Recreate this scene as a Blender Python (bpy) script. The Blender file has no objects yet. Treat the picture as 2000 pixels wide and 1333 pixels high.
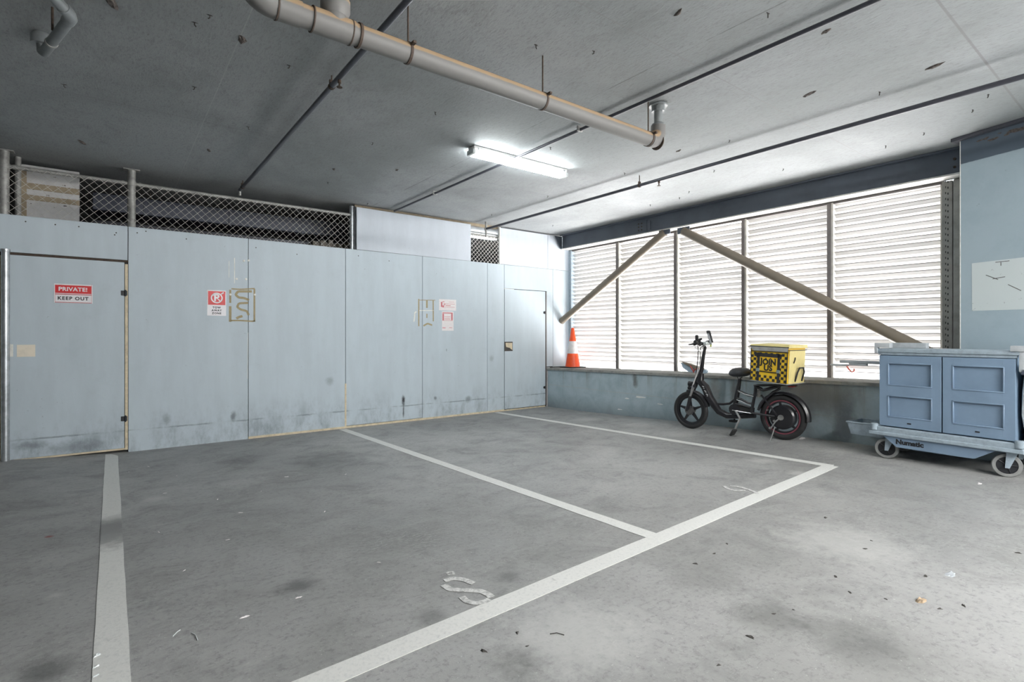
import bpy, bmesh, math, random
from mathutils import Vector, Matrix
C = bpy.context.scene
PI = math.pi
random.seed(7)
# ------------------------------------------------------------------ camera, light, exposure
F = 1024.0; HZ = 655.0; TH = math.radians(37.37); CAMZ = 1.29
SN, CS = math.sin(TH), math.cos(TH)
cam = bpy.data.cameras.new('camera'); cam.sensor_width = 36; cam.lens = F / 2000 * 36
cam.shift_y = -(666.5 - HZ) / 2000; cam.clip_start = .05; cam.clip_end = 200
camo = bpy.data.objects.new('camera', cam); C.collection.objects.link(camo)
camo.location = (0, 0, CAMZ); camo.rotation_euler = (PI / 2, 0, -TH); C.camera = camo
SKY = 4.0; GROUND = 25.5; FILL_BAT = 215.0
w = bpy.data.worlds.new('daylight'); C.world = w; w.use_nodes = True
wn = w.node_tree; wn.nodes.clear()
tc = wn.nodes.new('ShaderNodeTexCoord'); sp = wn.nodes.new('ShaderNodeSeparateXYZ')
rm = wn.nodes.new('ShaderNodeMapRange'); rm.inputs['From Min'].default_value = -.12; rm.inputs['From Max'].default_value = .05
mx = wn.nodes.new('ShaderNodeMix'); mx.data_type = 'RGBA'
mx.inputs['A'].default_value = (GROUND, GROUND * .975, GROUND * .96, 1)      # sunlit pavement outside
mx.inputs['B'].default_value = (SKY * .95, SKY * .985, SKY * 1.03, 1)        # overcast sky
bg = wn.nodes.new('ShaderNodeBackground'); wo = wn.nodes.new('ShaderNodeOutputWorld')
wn.links.new(tc.outputs['Generated'], sp.inputs[0]); wn.links.new(sp.outputs['Z'], rm.inputs['Value'])
wn.links.new(rm.outputs['Result'], mx.inputs['Factor']); wn.links.new(mx.outputs['Result'], bg.inputs['Color'])
wn.links.new(bg.outputs[0], wo.inputs[0])
C.view_settings.view_transform = 'Standard'; C.view_settings.look = 'None'
C.view_settings.exposure = 0.0; C.view_settings.gamma = 1; C.view_settings.use_curve_mapping = False
cy = C.cycles
cy.max_bounces = 10; cy.diffuse_bounces = 6; cy.glossy_bounces = 3; cy.transparent_max_bounces = 12
cy.sample_clamp_indirect = 8; cy.use_denoising = True; cy.caustics_reflective = False; cy.caustics_refractive = False

def portal(name, loc, rot, sx, sy):
    l = bpy.data.lights.new(name, 'AREA'); l.shape = 'RECTANGLE'; l.size = sx; l.size_y = sy
    l.cycles.is_portal = True
    o = bpy.data.objects.new(name, l); C.collection.objects.link(o); o.location = loc; o.rotation_euler = rot
portal('window_portal', (7.05, 4.35, 1.8), (0, PI / 2, 0), 2.2, 5.7)
portal('side_opening_portal', (6.95, -3.0, 1.9), (0, PI / 2, 0), 2.0, 5.0)

# ------------------------------------------------------------------ pixel helpers (used to read real positions off known planes)
def ray(u, v):
    t = (u - 1000) / F
    return Vector((SN + t * CS, CS - t * SN, (HZ - v) / F))
EYE = Vector((0, 0, CAMZ))
def on_z(u, v, z): d = ray(u, v); return EYE + d * ((z - CAMZ) / d.z)
def on_y(u, v, y): d = ray(u, v); return EYE + d * (y / d.y)
def on_x(u, v, x): d = ray(u, v); return EYE + d * (x / d.x)
def on_plane(u, v, p, n): d = ray(u, v); return EYE + d * ((p - EYE).dot(n) / d.dot(n))
def ss(a, b, x):
    t = max(0, min(1, (x - a) / (b - a))); return t * t * (3 - 2 * t)
def fz(x, y):
    z = .019 * (7.15 - min(y, 7.15)) if y > -9 else .3
    z += .05 * ss(5.2, 6.2, x) * ss(6.8, 3.4, y)
    z += .05 * max(0, min(1.5, (.1 - x) / .9)) * ss(3.0, 6.5, y)
    return z
def on_floor(u, v):
    z = .05
    for i in range(12):
        p = on_z(u, v, z); z = fz(p.x, p.y)
    return Vector((p.x, p.y, z))
WY = 7.15        # partition plane
CZ = 3.13        # ceiling
# ------------------------------------------------------------------ mesh builder
WO = {}
class MB:
    def __init__(s, M=None):
        s.bm = bmesh.new(); s.M = M or Matrix.Identity(4); s.uv = False
    def verts(s, pts, faces, smooth=False):
        vs = [s.bm.verts.new(s.M @ Vector(p)) for p in pts]
        for f in faces:
            try:
                fc = s.bm.faces.new([vs[i] for i in f]); fc.smooth = True
            except ValueError: pass
        return vs
    def absorb(s, bm2, M=None):
        me = bpy.data.meshes.new('tmp'); bm2.to_mesh(me); bm2.free()
        me.transform(s.M @ (M or Matrix.Identity(4))); s.bm.from_mesh(me); bpy.data.meshes.remove(me); return s
    def box(s, lo, hi, b=0, M=None, seg=1):
        b2 = bmesh.new(); bmesh.ops.create_cube(b2, size=1)
        lo = Vector(lo); hi = Vector(hi); c = (lo + hi) / 2; d = hi - lo
        for v in b2.verts: v.co = Vector((c.x + v.co.x * d.x, c.y + v.co.y * d.y, c.z + v.co.z * d.z))
        if b: bmesh.ops.bevel(b2, geom=list(b2.edges), offset=b, segments=seg, affect='EDGES', profile=.7)
        return s.absorb(b2, M)
    def hexa(s, p8):     # bottom 4, top 4
        s.verts(p8, [(0, 3, 2, 1), (4, 5, 6, 7), (0, 1, 5, 4), (1, 2, 6, 5), (2, 3, 7, 6), (3, 0, 4, 7)]); return s
    def tube(s, pts, r, seg=12, caps=True, rx=None):
        pts = [Vector(p) for p in pts]; n = len(pts)
        rs = r if isinstance(r, (list, tuple)) else [r] * n
        T = []
        for i in range(n):
            a = pts[max(0, i - 1)]; b = pts[min(n - 1, i + 1)]
            t = (b - a).normalized() if (b - a).length > 1e-9 else Vector((0, 0, 1))
            if 0 < i < n - 1:
                t = ((pts[i] - pts[i - 1]).normalized() + (pts[i + 1] - pts[i]).normalized()).normalized()
            T.append(t)
        up = Vector((0, 0, 1)) if abs(T[0].z) < .9 else Vector((1, 0, 0))
        x = T[0].cross(up).normalized(); rings = []
        for i in range(n):
            x = (x - T[i] * x.dot(T[i])).normalized(); y = T[i].cross(x)
            k = 1.0
            if 0 < i < n - 1:
                cs = (pts[i] - pts[i - 1]).normalized().dot((pts[i + 1] - pts[i]).normalized())
                k = 1.0
            rings.append([s.bm.verts.new(s.M @ (pts[i] + (x * math.cos(2 * PI * j / seg) * (rx or 1) + y * math.sin(2 * PI * j / seg)) * rs[i] * k)) for j in range(seg)])
        for i in range(n - 1):
            for j in range(seg):
                f = s.bm.faces.new((rings[i][j], rings[i][(j + 1) % seg], rings[i + 1][(j + 1) % seg], rings[i + 1][j])); f.smooth = True
        if caps:
            s.bm.faces.new(rings[0][::-1]); s.bm.faces.new(rings[-1])
        return s
    def lathe(s, prof, c, axis=(0, 0, 1), seg=24, a0=0, a1=2 * PI):   # prof: (radius, along)
        ax = Vector(axis).normalized(); c = Vector(c)
        up = Vector((0, 0, 1)) if abs(ax.z) < .9 else Vector((1, 0, 0))
        x = ax.cross(up).normalized(); y = ax.cross(x)
        full = abs(a1 - a0 - 2 * PI) < 1e-6; m = seg if full else seg + 1
        rings = []
        for (r, h) in prof:
            rings.append([s.bm.verts.new(s.M @ (c + ax * h + (x * math.cos(a0 + (a1 - a0) * j / seg) + y * math.sin(a0 + (a1 - a0) * j / seg)) * max(r, 1e-5))) for j in range(m)])
        for i in range(len(prof) - 1):
            for j in range(seg):
                f = s.bm.faces.new((rings[i][j], rings[i][(j + 1) % m], rings[i + 1][(j + 1) % m], rings[i + 1][j])); f.smooth = True
        return s
    def prism(s, poly, nrm):     # planar polygon extruded by vector nrm
        nrm = Vector(nrm); n = len(poly); poly = [Vector(p) for p in poly]
        s.verts(poly + [p + nrm for p in poly], [tuple(range(n))[::-1], tuple(range(n, 2 * n))] + [(i, (i + 1) % n, n + (i + 1) % n, n + i) for i in range(n)])
        return s
    def ribbon(s, pts, wd, nrm, th=.0008):      # flat stroke with real thickness
        nrm = Vector(nrm).normalized(); pts = [Vector(p) for p in pts]; n = len(pts); L = []; R = []
        ws = wd if isinstance(wd, (list, tuple)) else [wd] * n
        for i in range(n):
            t = (pts[min(n - 1, i + 1)] - pts[max(0, i - 1)]).normalized(); sd = nrm.cross(t).normalized() * ws[i] / 2
            L.append(pts[i] + sd); R.append(pts[i] - sd)
        for i in range(n - 1):
            s.hexa([L[i], R[i], R[i + 1], L[i + 1], L[i] + nrm * th, R[i] + nrm * th, R[i + 1] + nrm * th, L[i + 1] + nrm * th])
        return s
    def text(s, body, size, M, ext=.0006, bold=.0, sx=1, spacing=1.0, shear=0):
        cu = bpy.data.curves.new('t', 'FONT'); cu.body = body; cu.size = size; cu.extrude = ext; cu.offset = bold
        cu.align_x = 'CENTER'; cu.align_y = 'CENTER'; cu.space_character = spacing; cu.shear = shear; cu.resolution_u = 3
        ob = bpy.data.objects.new('t', cu); C.collection.objects.link(ob)
        me = bpy.data.meshes.new_from_object(ob.evaluated_get(bpy.context.evaluated_depsgraph_get()))
        bpy.data.objects.remove(ob); bpy.data.curves.remove(cu)
        me.transform(s.M @ M @ Matrix.Diagonal((sx, 1, 1, 1))); s.bm.from_mesh(me); bpy.data.meshes.remove(me); return s
    def build(s, name, mat, parent=None, origin=None, smooth=True, **tags):
        bm = s.bm
        bmesh.ops.recalc_face_normals(bm, faces=bm.faces)
        co = [v.co for v in bm.verts]
        lo = Vector([min(c[i] for c in co) for i in range(3)]); hi = Vector([max(c[i] for c in co) for i in range(3)])
        og = Vector(origin) if origin is not None else (Vector(((lo.x + hi.x) / 2, (lo.y + hi.y) / 2, lo.z)) if parent is None else (lo + hi) / 2)
        for v in bm.verts: v.co -= og
        me = bpy.data.meshes.new(name); bm.to_mesh(me); bm.free()
        if smooth:
            me.shade_smooth(); me.set_sharp_from_angle(angle=math.radians(38))
        else: me.shade_flat()
        me.materials.append(mat)
        o = bpy.data.objects.new(name, me); C.collection.objects.link(o); WO[o.name] = og
        if parent is not None:
            o.parent = parent; o.location = og - WO[parent.name]
        else: o.location = og
        return tag(o, **tags)
def tag(o, label=None, cat=None, group=None, kind=None):
    if label: o['label'] = label
    if cat: o['category'] = cat
    if group: o['group'] = group
    if kind: o['kind'] = kind
    return o
def thing(name, loc, label, cat, group=None, kind=None):
    o = bpy.data.objects.new(name, None); C.collection.objects.link(o); o.location = loc; o.empty_display_size = .1
    WO[o.name] = Vector(loc); return tag(o, label, cat, group, kind)
def frame_M(o, x, y, z):
    x, y, z = Vector(x), Vector(y), Vector(z)
    return Matrix(((x.x, y.x, z.x, o[0]), (x.y, y.y, z.y, o[1]), (x.z, y.z, z.z, o[2]), (0, 0, 0, 1)))
def arc(c, r, a0, a1, n, ux, uy):
    c = Vector(c); return [c + (Vector(ux) * math.cos(a0 + (a1 - a0) * i / n) + Vector(uy) * math.sin(a0 + (a1 - a0) * i / n)) * r for i in range(n + 1)]
# ------------------------------------------------------------------ materials
class NT:
    def __init__(s, name):
        s.m = bpy.data.materials.new(name); s.m.use_nodes = True; s.t = s.m.node_tree; s.n = s.t.nodes
        s.b = s.n['Principled BSDF']
        s.geo = None
    def pos(s):
        if not s.geo: s.geo = s.n.new('ShaderNodeNewGeometry')
        return s.geo.outputs['Position']
    def link(s, a, b): s.t.links.new(a, b)
    def val(s, sock, v):
        if hasattr(v, 'is_output'): s.link(v, sock)
        else: sock.default_value = v
    def scale(s, vec, k):
        m = s.n.new('ShaderNodeMapping'); s.link(vec, m.inputs['Vector']); m.inputs['Scale'].default_value = k; return m.outputs[0]
    def noise(s, vec, sc, det=4, rough=.6, dist=0):
        n = s.n.new('ShaderNodeTexNoise'); s.link(vec, n.inputs['Vector']); n.inputs['Scale'].default_value = sc
        n.inputs['Detail'].default_value = det; n.inputs['Roughness'].default_value = rough; n.inputs['Distortion'].default_value = dist
        return n.outputs['Fac']
    def rng(s, v, a, b, c=0.0, d=1.0, smooth=True):
        r = s.n.new('ShaderNodeMapRange'); r.interpolation_type = 'SMOOTHSTEP' if smooth else 'LINEAR'
        s.link(v, r.inputs['Value'])
        for k, x in zip(('From Min', 'From Max', 'To Min', 'To Max'), (a, b, c, d)): r.inputs[k].default_value = x
        return r.outputs['Result']
    def math(s, op, a, b=0.0, c=None):
        m = s.n.new('ShaderNodeMath'); m.operation = op; s.val(m.inputs[0], a); s.val(m.inputs[1], b)
        if c is not None: s.val(m.inputs[2], c)
        return m.outputs[0]
    def mix(s, f, a, b, mode='MIX'):
        m = s.n.new('ShaderNodeMix'); m.data_type = 'RGBA'; m.blend_type = mode; s.val(m.inputs['Factor'], f)
        for k, v in (('A', a), ('B', b)):
            if isinstance(v, tuple) and len(v) == 3: v = v + (1,)
            s.val(m.inputs[k], v)
        return m.outputs['Result']
    def xyz(s, vec=None):
        p = s.n.new('ShaderNodeSeparateXYZ'); s.link(vec or s.pos(), p.inputs[0]); return p.outputs
    def spot(s, c, r, k=1.0, nz=.5, sc=9, squash=(1, 1, 1)):      # irregular blob around a real point, 0..k
        v = s.n.new('ShaderNodeVectorMath'); v.operation = 'SUBTRACT'; s.link(s.pos(), v.inputs[0]); v.inputs[1].default_value = c
        q = s.n.new('ShaderNodeVectorMath'); q.operation = 'MULTIPLY'; s.link(v.outputs[0], q.inputs[0]); q.inputs[1].default_value = squash
        l = s.n.new('ShaderNodeVectorMath'); l.operation = 'LENGTH'; s.link(q.outputs[0], l.inputs[0])
        d = s.math('ADD', l.outputs['Value'], s.math('MULTIPLY', s.math('SUBTRACT', s.noise(s.pos(), sc, 5, .7), .5), nz * 2 * r))
        return s.rng(d, r * .15, r, k, 0.0)
    def line(s, coord, c, wd, k=1.0):
        a = s.math('ABSOLUTE', s.math('SUBTRACT', coord, c)); return s.rng(a, wd * .4, wd, k, 0.0)
    def out(s, col, rough=.6, bump=None, bs=.1, spec=.5, metal=0.0, bd=.02):
        s.val(s.b.inputs['Base Color'], col if hasattr(col, 'is_output') else tuple(col) + ((1,) if len(col) == 3 else ()))
        s.val(s.b.inputs['Roughness'], rough); s.b.inputs['Specular IOR Level'].default_value = spec; s.b.inputs['Metallic'].default_value = metal
        if bump is not None:
            n = s.n.new('ShaderNodeBump'); n.inputs['Strength'].default_value = bs; n.inputs['Distance'].default_value = bd
            s.link(bump, n.inputs['Height']); s.link(n.outputs[0], s.b.inputs['Normal'])
        return s.m
def simple(name, col, rough=.5, metal=0, spec=.5, var=.12, sc=14, dark=.75):
    t = NT(name); n = t.noise(t.pos(), sc, 4, .65)
    return t.out(t.mix(t.rng(n, .35, .75), tuple(col), tuple(c * (dark if var else 1) for c in col)), rough, spec=spec, metal=metal)
M = {}
# floor concrete
t = NT('worn_concrete_floor'); P = t.pos()
big = t.noise(P, .55, 3, .6, .4); mid = t.noise(t.scale(P, (1, 1.0, 1)), 2.6, 7, .72, .6); fine = t.noise(P, 38, 5, .75)
str_ = t.noise(t.scale(P, (1.2, 5, 1)), 3.2, 6, .7, 1.0)
c = t.mix(t.rng(big, .36, .64), (.27, .27, .262), (.36, .36, .35))
c = t.mix(t.rng(mid, .47, .70, 0, .45), c, (.175, .177, .175)); c = t.mix(t.rng(t.noise(t.scale(P, (1, 2.2, 1)), 1.3, 6, .7, .8), .54, .72, 0, .45), c, (.14, .145, .145)); c2 = t.mix(t.rng(str_, .5, .78, 0, .4), c, (.40, .40, .385))
c = t.mix(t.rng(fine, .48, .72, 0, .55), c2, (.12, .12, .12)); sc = t.noise(t.scale(P, (1.5, 6, 1)), 8, 7, .8, .6); c = t.mix(t.rng(sc, .56, .72, 0, .6), c, (.13, .13, .128)); c = t.mix(t.rng(t.noise(P, 1.1, 4, .6), .55, .7, 0, .55), c, t.mix(t.rng(t.noise(t.scale(P, (2, 5, 1)), 12, 6, .8), .45, .65), (.17, .17, .168), (.43, .43, .415)))
spk = t.noise(P, 95, 2, .5); c = t.mix(t.rng(spk, .69, .74, 0, .6), c, (.55, .55, .53))
for (u, v, r, k) in ((585, 1145, .12, .75), (1690, 1090, .0, 0), (990, 1128, .09, .6), (840, 1205, .09, .5), (90, 1310, .12, .7), (700, 1080, .0, 0), (1020, 1290, .16, .55), (640, 900, .5, .5), (1500, 1205, .2, .5), (1680, 1260, .25, .45), (1370, 1130, .25, .35), (470, 900, .3, .4), (1090, 835, .4, .3)):
    if k:
        p = on_floor(u, v); c = t.mix(t.spot(p, r, k, .7, 7), c, (.09, .09, .09))
for (u, v, r, k) in ((1120, 1240, .4, .55), (1650, 1060, .45, .5), (1490, 900, .18, .8), (1560, 925, .12, .6), (300, 975, .12, .5), (105, 1165, .05, .5), (1150, 820, .3, .5), (1240, 830, .25, .4), (1330, 850, .25, .4), (1640, 880, .2, .4)):
    p = on_floor(u, v); c = t.mix(t.spot(p, r, k, .8, 11), c, (.5, .5, .48))
p = on_floor(95, 1049); c = t.mix(t.spot(p, .03, .8, .4, 30), c, (.22, .02, .02))
M['floor'] = t.out(c, t.rng(mid, .3, .8, .42, .7), fine, .12, spec=.42)
# ceiling
t = NT('off_form_concrete'); P = t.pos(); X, Y, Z = t.xyz()
big = t.noise(P, .5, 4, .6, .5); mid = t.noise(t.scale(P, (1.6, .8, 1)), 2.4, 8, .75, .4); fine = t.noise(t.scale(P, (3, 1, 1)), 26, 6, .8)
c = t.mix(t.rng(big, .35, .65), (.25, .268, .272), (.34, .358, .365)); c = t.mix(t.rng(mid, .48, .75, 0, .5), c, (.2, .21, .21))
c = t.mix(t.rng(fine, .46, .74, 0, .55), c, (.13, .13, .13)); c = t.mix(t.rng(t.noise(t.scale(P, (2.5, 1, 1)), 7, 8, .8), .55, .75, 0, .5), c, (.13, .135, .135)); c = t.mix(t.rng(t.noise(P, 60, 3, .6), .68, .76, 0, .5), c, (.09, .09, .09))
for cc in (.63, 5.2): c = t.mix(t.line(X, cc, .005, .3 if cc < 1 else .5), c, (.5, .5, .5) if cc < 1 else (.1, .1, .1))
c = t.mix(t.math('MULTIPLY', t.line(X, 2.95, .006, .8), t.rng(mid, .4, .6)), c, (.12, .12, .12))
c = t.mix(t.line(Y, .87, .01, .75), c, (.2, .2, .2)); c = t.mix(t.line(Y, 2.08, .007, .55), c, (.25, .25, .25)); c = t.mix(t.line(Y, 5.2, .007, .4), c, (.2, .2, .2))
M['ceiling'] = t.out(c, .75, fine, .2, spec=.3)
# painted ply partition
def ply(name, base, stains=(), kick=.6):
    t = NT(name); P = t.pos(); X, Y, Z = t.xyz()
    v = t.noise(t.scale(P, (4, 4, .7)), 1.5, 5, .6); n = t.noise(P, 5, 6, .7); s = t.noise(P, 30, 4, .7)
    c = t.mix(t.rng(v, .3, .7), base, tuple(b * .93 for b in base)); c = t.mix(t.rng(n, .5, .8, 0, .35), c, tuple(b * .8 for b in base))
    c = t.mix(t.math('MULTIPLY', t.rng(s, .66, .74), t.rng(t.noise(P, 2.2, 2), .5, .65, 0, .8)), c, (.16, .18, .2))
    if kick:
        k = t.math('MULTIPLY', t.rng(Z, .05, .62, 1, 0), t.rng(t.noise(t.scale(P, (2.2, 2.2, 1)), 2.0, 7, .75), .42, .75, 0, kick)); c = t.mix(k, c, (.13, .15, .165))
        hz = t.math('ADD', Z, t.math('MULTIPLY', n, .03)); c = t.mix(t.math('MULTIPLY', t.line(hz, .255, .012, .6), t.rng(t.noise(P, 3, 4), .4, .6)), c, (.14, .16, .18))
    for (p, r, k, sq) in stains: c = t.mix(t.spot(p, r, k, .6, 16, sq), c, (.03, .03, .035))
    return t.out(c, .5, s, .04, spec=.35)
st = [(on_y(788, 783, WY), .075, .97, (2, 1, .8)), (on_y(788, 803, WY), .10, .8, (5, 1, .7)), (on_y(455, 815, WY), .065, .6, (1.5, 1, .8)), (on_y(325, 820, WY), .07, .35, (1.2, 1, .8)),
      (on_y(850, 778, WY), .04, .6, (1, 1, 1)), (on_y(915, 780, WY), .08, .5, (1, 1, 1)), (on_y(872, 684, WY), .03, .5, (2, 1, .8)), (on_y(645, 745, WY), .08, .3, (1, 1, 1)), (on_y(960, 700, WY), .07, .25, (1, 1, 1)), (on_y(140, 875, WY), .2, .4, (.6, 1, 2)), (on_y(60, 870, WY), .12, .45, (.7, 1, 2))]
M['ply'] = ply('pale_blue_grey_painted_plywood', (.52, .595, .645), st)
M['plyup'] = ply('pale_grey_painted_board', (.60, .65, .71), (), 0)
M['bare'] = simple('bare_pale_timber', (.84, .76, .63), .6, dark=.9)
M['cream'] = simple('raw_cream_timber', (.72, .62, .44), .6, dark=.7)
t = NT('low_wall_paint'); P = t.pos(); X, Y, Z = t.xyz()
n = t.noise(P, 3.2, 8, .75, .5); s = t.noise(t.scale(P, (1, 1, 3)), 9, 6, .75); dr = t.noise(t.scale(P, (6, 6, .35)), 1.4, 5, .7)
c = t.mix(t.rng(n, .4, .68), (.44, .53, .57), (.34, .43, .47)); c = t.mix(t.math('MULTIPLY', t.rng(dr, .5, .72, 0, .7), t.rng(Z, .25, .8)), c, (.2, .17, .14))
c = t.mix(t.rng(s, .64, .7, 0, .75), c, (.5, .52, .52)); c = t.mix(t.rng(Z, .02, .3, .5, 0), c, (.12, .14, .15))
for yy in (.42,): c = t.mix(t.line(t.math('ADD', Z, t.math('MULTIPLY', n, .04)), yy, .008, .5), c, (.45, .46, .44))
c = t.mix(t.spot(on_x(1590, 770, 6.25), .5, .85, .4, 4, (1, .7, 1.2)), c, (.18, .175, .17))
for (u, v, r_, k, cc) in ((1395, 765, .22, .6, (.20, .17, .14)), (1435, 770, .16, .6, (.16, .14, .12)), (1240, 742, .12, .8, (.12, .12, .11)), (1650, 840, .3, .7, (.14, .15, .17)), (1190, 820, .2, .35, (.2, .22, .23)), (1360, 745, .1, .5, (.2, .17, .14)), (1570, 830, .25, .5, (.15, .16, .17)), (1480, 835, .2, .4, (.15, .16, .17))):  # brown stains and drips; the blue-grey spots at right paint in the shade
    c = t.mix(t.spot(on_x(u, v, 6.25), r_, k, .8, 7, (1, 1.8, .7)), c, cc)
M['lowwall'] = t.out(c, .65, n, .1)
M['sill'] = simple('dusty_concrete_sill', (.33, .33, .31), .8, dark=.6, sc=9)
t = NT('blue_pillar_paint'); n = t.noise(t.pos(), 2.5, 6, .7); s = t.noise(t.pos(), 17, 5, .75); X, Y, Z = t.xyz()
c = t.mix(t.rng(n, .4, .7), (.38, .47, .52), (.34, .43, .48)); c = t.mix(t.rng(s, .68, .74, 0, .6), c, (.12, .13, .14))
zz = t.math('ADD', Z, t.math('MULTIPLY', s, .01)); c = t.mix(t.rng(zz, 2.885, 2.892, 0, 1), c, (.085, .115, .15))
M['pillar'] = t.out(c, .55, s, .05)
t = NT('white_patch_paint'); s = t.noise(t.pos(), 14, 5, .75); M['patch'] = t.out(t.mix(t.rng(s, .64, .7, 0, .8), (.62, .68, .68), (.2, .22, .23)), .6)
M['spall'] = simple('exposed_aggregate', (.13, .11, .10), .9, dark=.25, sc=60)
M['spall_light'] = simple('flaked_concrete', (.6, .6, .58), .9, dark=.2, sc=70)
M['beam'] = simple('dark_blue_grey_steel_paint', (.095, .112, .14), .42, dark=.75, sc=3)
M['brace'] = simple('taupe_pipe_paint', (.20, .17, .13), .5, dark=.8, sc=3)
M['flange'] = simple('beam_soffit_lit', (.7, .68, .65), .6)  # pale colour paints in the light on the beam's bottom flange
t = NT('white_louvre_metal'); n = t.noise(t.pos(), 7, 4, .6); M['louvre'] = t.out(t.mix(t.rng(n, .5, .8), (.52, .515, .505), (.46, .45, .44)), .5)
M['slat_edge'] = simple('grey_slat_edge_shadow', (.09, .085, .08), .6)
M['mullion'] = simple('brown_grey_mullion', (.16, .145, .14), .45, dark=.7, sc=5)
M['mullion_edge'] = simple('pale_mullion_face', (.55, .54, .5), .5)
M['channel'] = simple('galvanised_channel', (.3, .29, .27), .45, metal=.2, dark=.7, sc=8)
M['galv'] = simple('galvanised_steel', (.50, .53, .55), .35, metal=.75, dark=.65, sc=18)
M['galvd'] = simple('weathered_galvanised_steel', (.42, .42, .40), .5, metal=.3, dark=.6, sc=18)
M['wire'] = simple('fence_wire', (.72, .71, .67), .5, metal=.3, dark=.7)
M['dark'] = simple('dark_recess', (.018, .018, .018), .9)
M['rebar'] = simple('dark_rebar', (.05, .045, .042), .8, dark=.5, sc=50)
M['rust'] = simple('rusty_steel', (.075, .052, .038), .8, dark=.45, sc=50)
M['conduit'] = simple('dark_steel_pipe', (.075, .078, .095), .35, metal=.2, dark=.8)
t = NT('dusty_grey_pvc'); g = t.n.new('ShaderNodeNewGeometry'); N = t.xyz(g.outputs['Normal'])
n = t.noise(t.pos(), 6, 5, .7)
c = t.mix(t.rng(t.math('ADD', N[2], t.math('MULTIPLY', n, .25)), .22, .42), (.165, .162, .156), (.33, .235, .145))
M['pvc'] = t.out(c, .5, spec=.3)
M['pvc_grey'] = simple('grey_pvc', (.24, .26, .265), .4, dark=.8)
M['white'] = simple('painted_white', (.8, .8, .78), .5, dark=.9)
M['sign_white'] = simple('sign_white_face', (.82, .80, .82), .4, dark=.95)
M['sign_red'] = simple('sign_red_face', (.66, .008, .012), .4, dark=.9)
M['ink'] = simple('black_ink', (.012, .014, .018), .5)
M['red_faded'] = simple('faded_red_print', (.62, .2, .22), .6, dark=.8, sc=60)
M['paper'] = simple('notice_paper', (.8, .76, .76), .7, dark=.92, sc=40)
M['glue'] = simple('brown_glue_residue', (.40, .33, .19), .7, dark=.8, sc=40)
M['marker'] = simple('white_plaster_dab', (.85, .84, .78), .6)
t = NT('worn_line_paint'); n = t.noise(t.pos(), 9, 7, .78); f = t.noise(t.pos(), 60, 4, .7); s = t.noise(t.pos(), 2.2, 5, .6)
c = t.mix(t.rng(f, .45, .8), (.70, .70, .67), (.55, .56, .54)); c = t.mix(t.rng(n, .60, .72, 0, .6), c, (.33, .33, .32))
pw = on_floor(212, 1032); c = t.mix(t.spot(pw, .36, 1.0, .35, 12), c, (.22, .22, .215)); pw = on_floor(212, 1050); c = t.mix(t.spot(pw, .34, .8, .6, 14), c, (.24, .24, .235))
M['line'] = t.out(c, .6, f, .1)
t = NT('scuffed_number_paint'); n = t.noise(t.pos(), 45, 5, .8); M['number'] = t.out(t.mix(t.rng(n, .4, .62), (.66, .66, .64), (.36, .36, .35)), .6)
M['orange'] = simple('orange_cone_plastic', (.85, .085, .012), .4, dark=.85)
M['reflective'] = simple('white_reflective_collar', (.74, .72, .72), .3, dark=.85)
M['rubber'] = simple('black_rubber', (.018, .018, .019), .65, dark=.7)
M['bikeblack'] = simple('gloss_black_paint', (.014, .014, .017), .3, dark=.8)
M['darkalu'] = simple('dull_grey_alloy', (.16, .16, .16), .4, metal=.5)
M['alu'] = simple('bare_alloy', (.45, .45, .44), .3, metal=.8)
M['pinkrim'] = simple('faded_red_rim_tape', (.22, .05, .07), .5)
M['vinyl'] = simple('black_vinyl_seat', (.045, .048, .055), .45)
M['cable'] = simple('pale_brake_cable', (.62, .62, .62), .4)
M['taillight'] = simple('red_tail_lens', (.45, .05, .05), .25)
M['phonegreen'] = simple('lime_plastic', (.35, .42, .05), .4)
M['yellow'] = simple('yellow_bag_fabric', (.78, .50, .02), .6, dark=.85, sc=5)
M['yellowpale'] = simple('sun_faded_yellow_fabric', (.78, .66, .28), .6, dark=.85, sc=8)
M['bagblack'] = simple('black_webbing', (.02, .02, .022), .7)
M['baggrey'] = simple('grey_reflective_strip', (.36, .36, .34), .5)
M['buckle'] = simple('grey_plastic_buckle', (.25, .32, .32), .4)
M['cart'] = simple('blue_grey_cart_plastic', (.195, .275, .375), .38, dark=.88, sc=4)
M['cart_trim'] = simple('pale_scuffed_cart_plastic', (.33, .40, .455), .45, dark=.75, sc=25)
M['cart_light'] = simple('light_grey_cart_fitting', (.45, .48, .50), .45, dark=.8)
M['tyre_grey'] = simple('grey_castor_tyre', (.24, .245, .24), .6, dark=.8)
M['sack'] = simple('white_vinyl_sack', (.66, .70, .70), .5, dark=.75, sc=9)
M['bluebag'] = simple('pale_blue_packet', (.42, .55, .66), .5, dark=.8)
M['redcord'] = simple('red_cord', (.55, .10, .07), .6)
M['duct'] = simple('blue_grey_duct', (.06, .07, .098), .5, dark=.8, sc=3)
M['tan'] = simple('tan_tape', (.40, .33, .23), .7)
M['foam'] = simple('dirty_white_board', (.66, .66, .66), .8, dark=.85, sc=12)
M['wallback'] = simple('raw_block_wall', (.2, .205, .205), .85, dark=.8, sc=2)
M['debris'] = simple('dark_floor_debris', (.07, .065, .06), .9)
M['leaf'] = simple('dry_leaf', (.40, .30, .20), .9, dark=.5, sc=60)
def emis(name, col, e):
    m = bpy.data.materials.new(name); m.use_nodes = True; b = m.node_tree.nodes['Principled BSDF']
    b.inputs['Base Color'].default_value = (.8, .8, .8, 1); b.inputs['Emission Color'].default_value = col + (1,); b.inputs['Emission Strength'].default_value = e; return m
M['tube_on'] = emis('lit_diffuser', (.93, .98, 1.0), 72)
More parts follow.
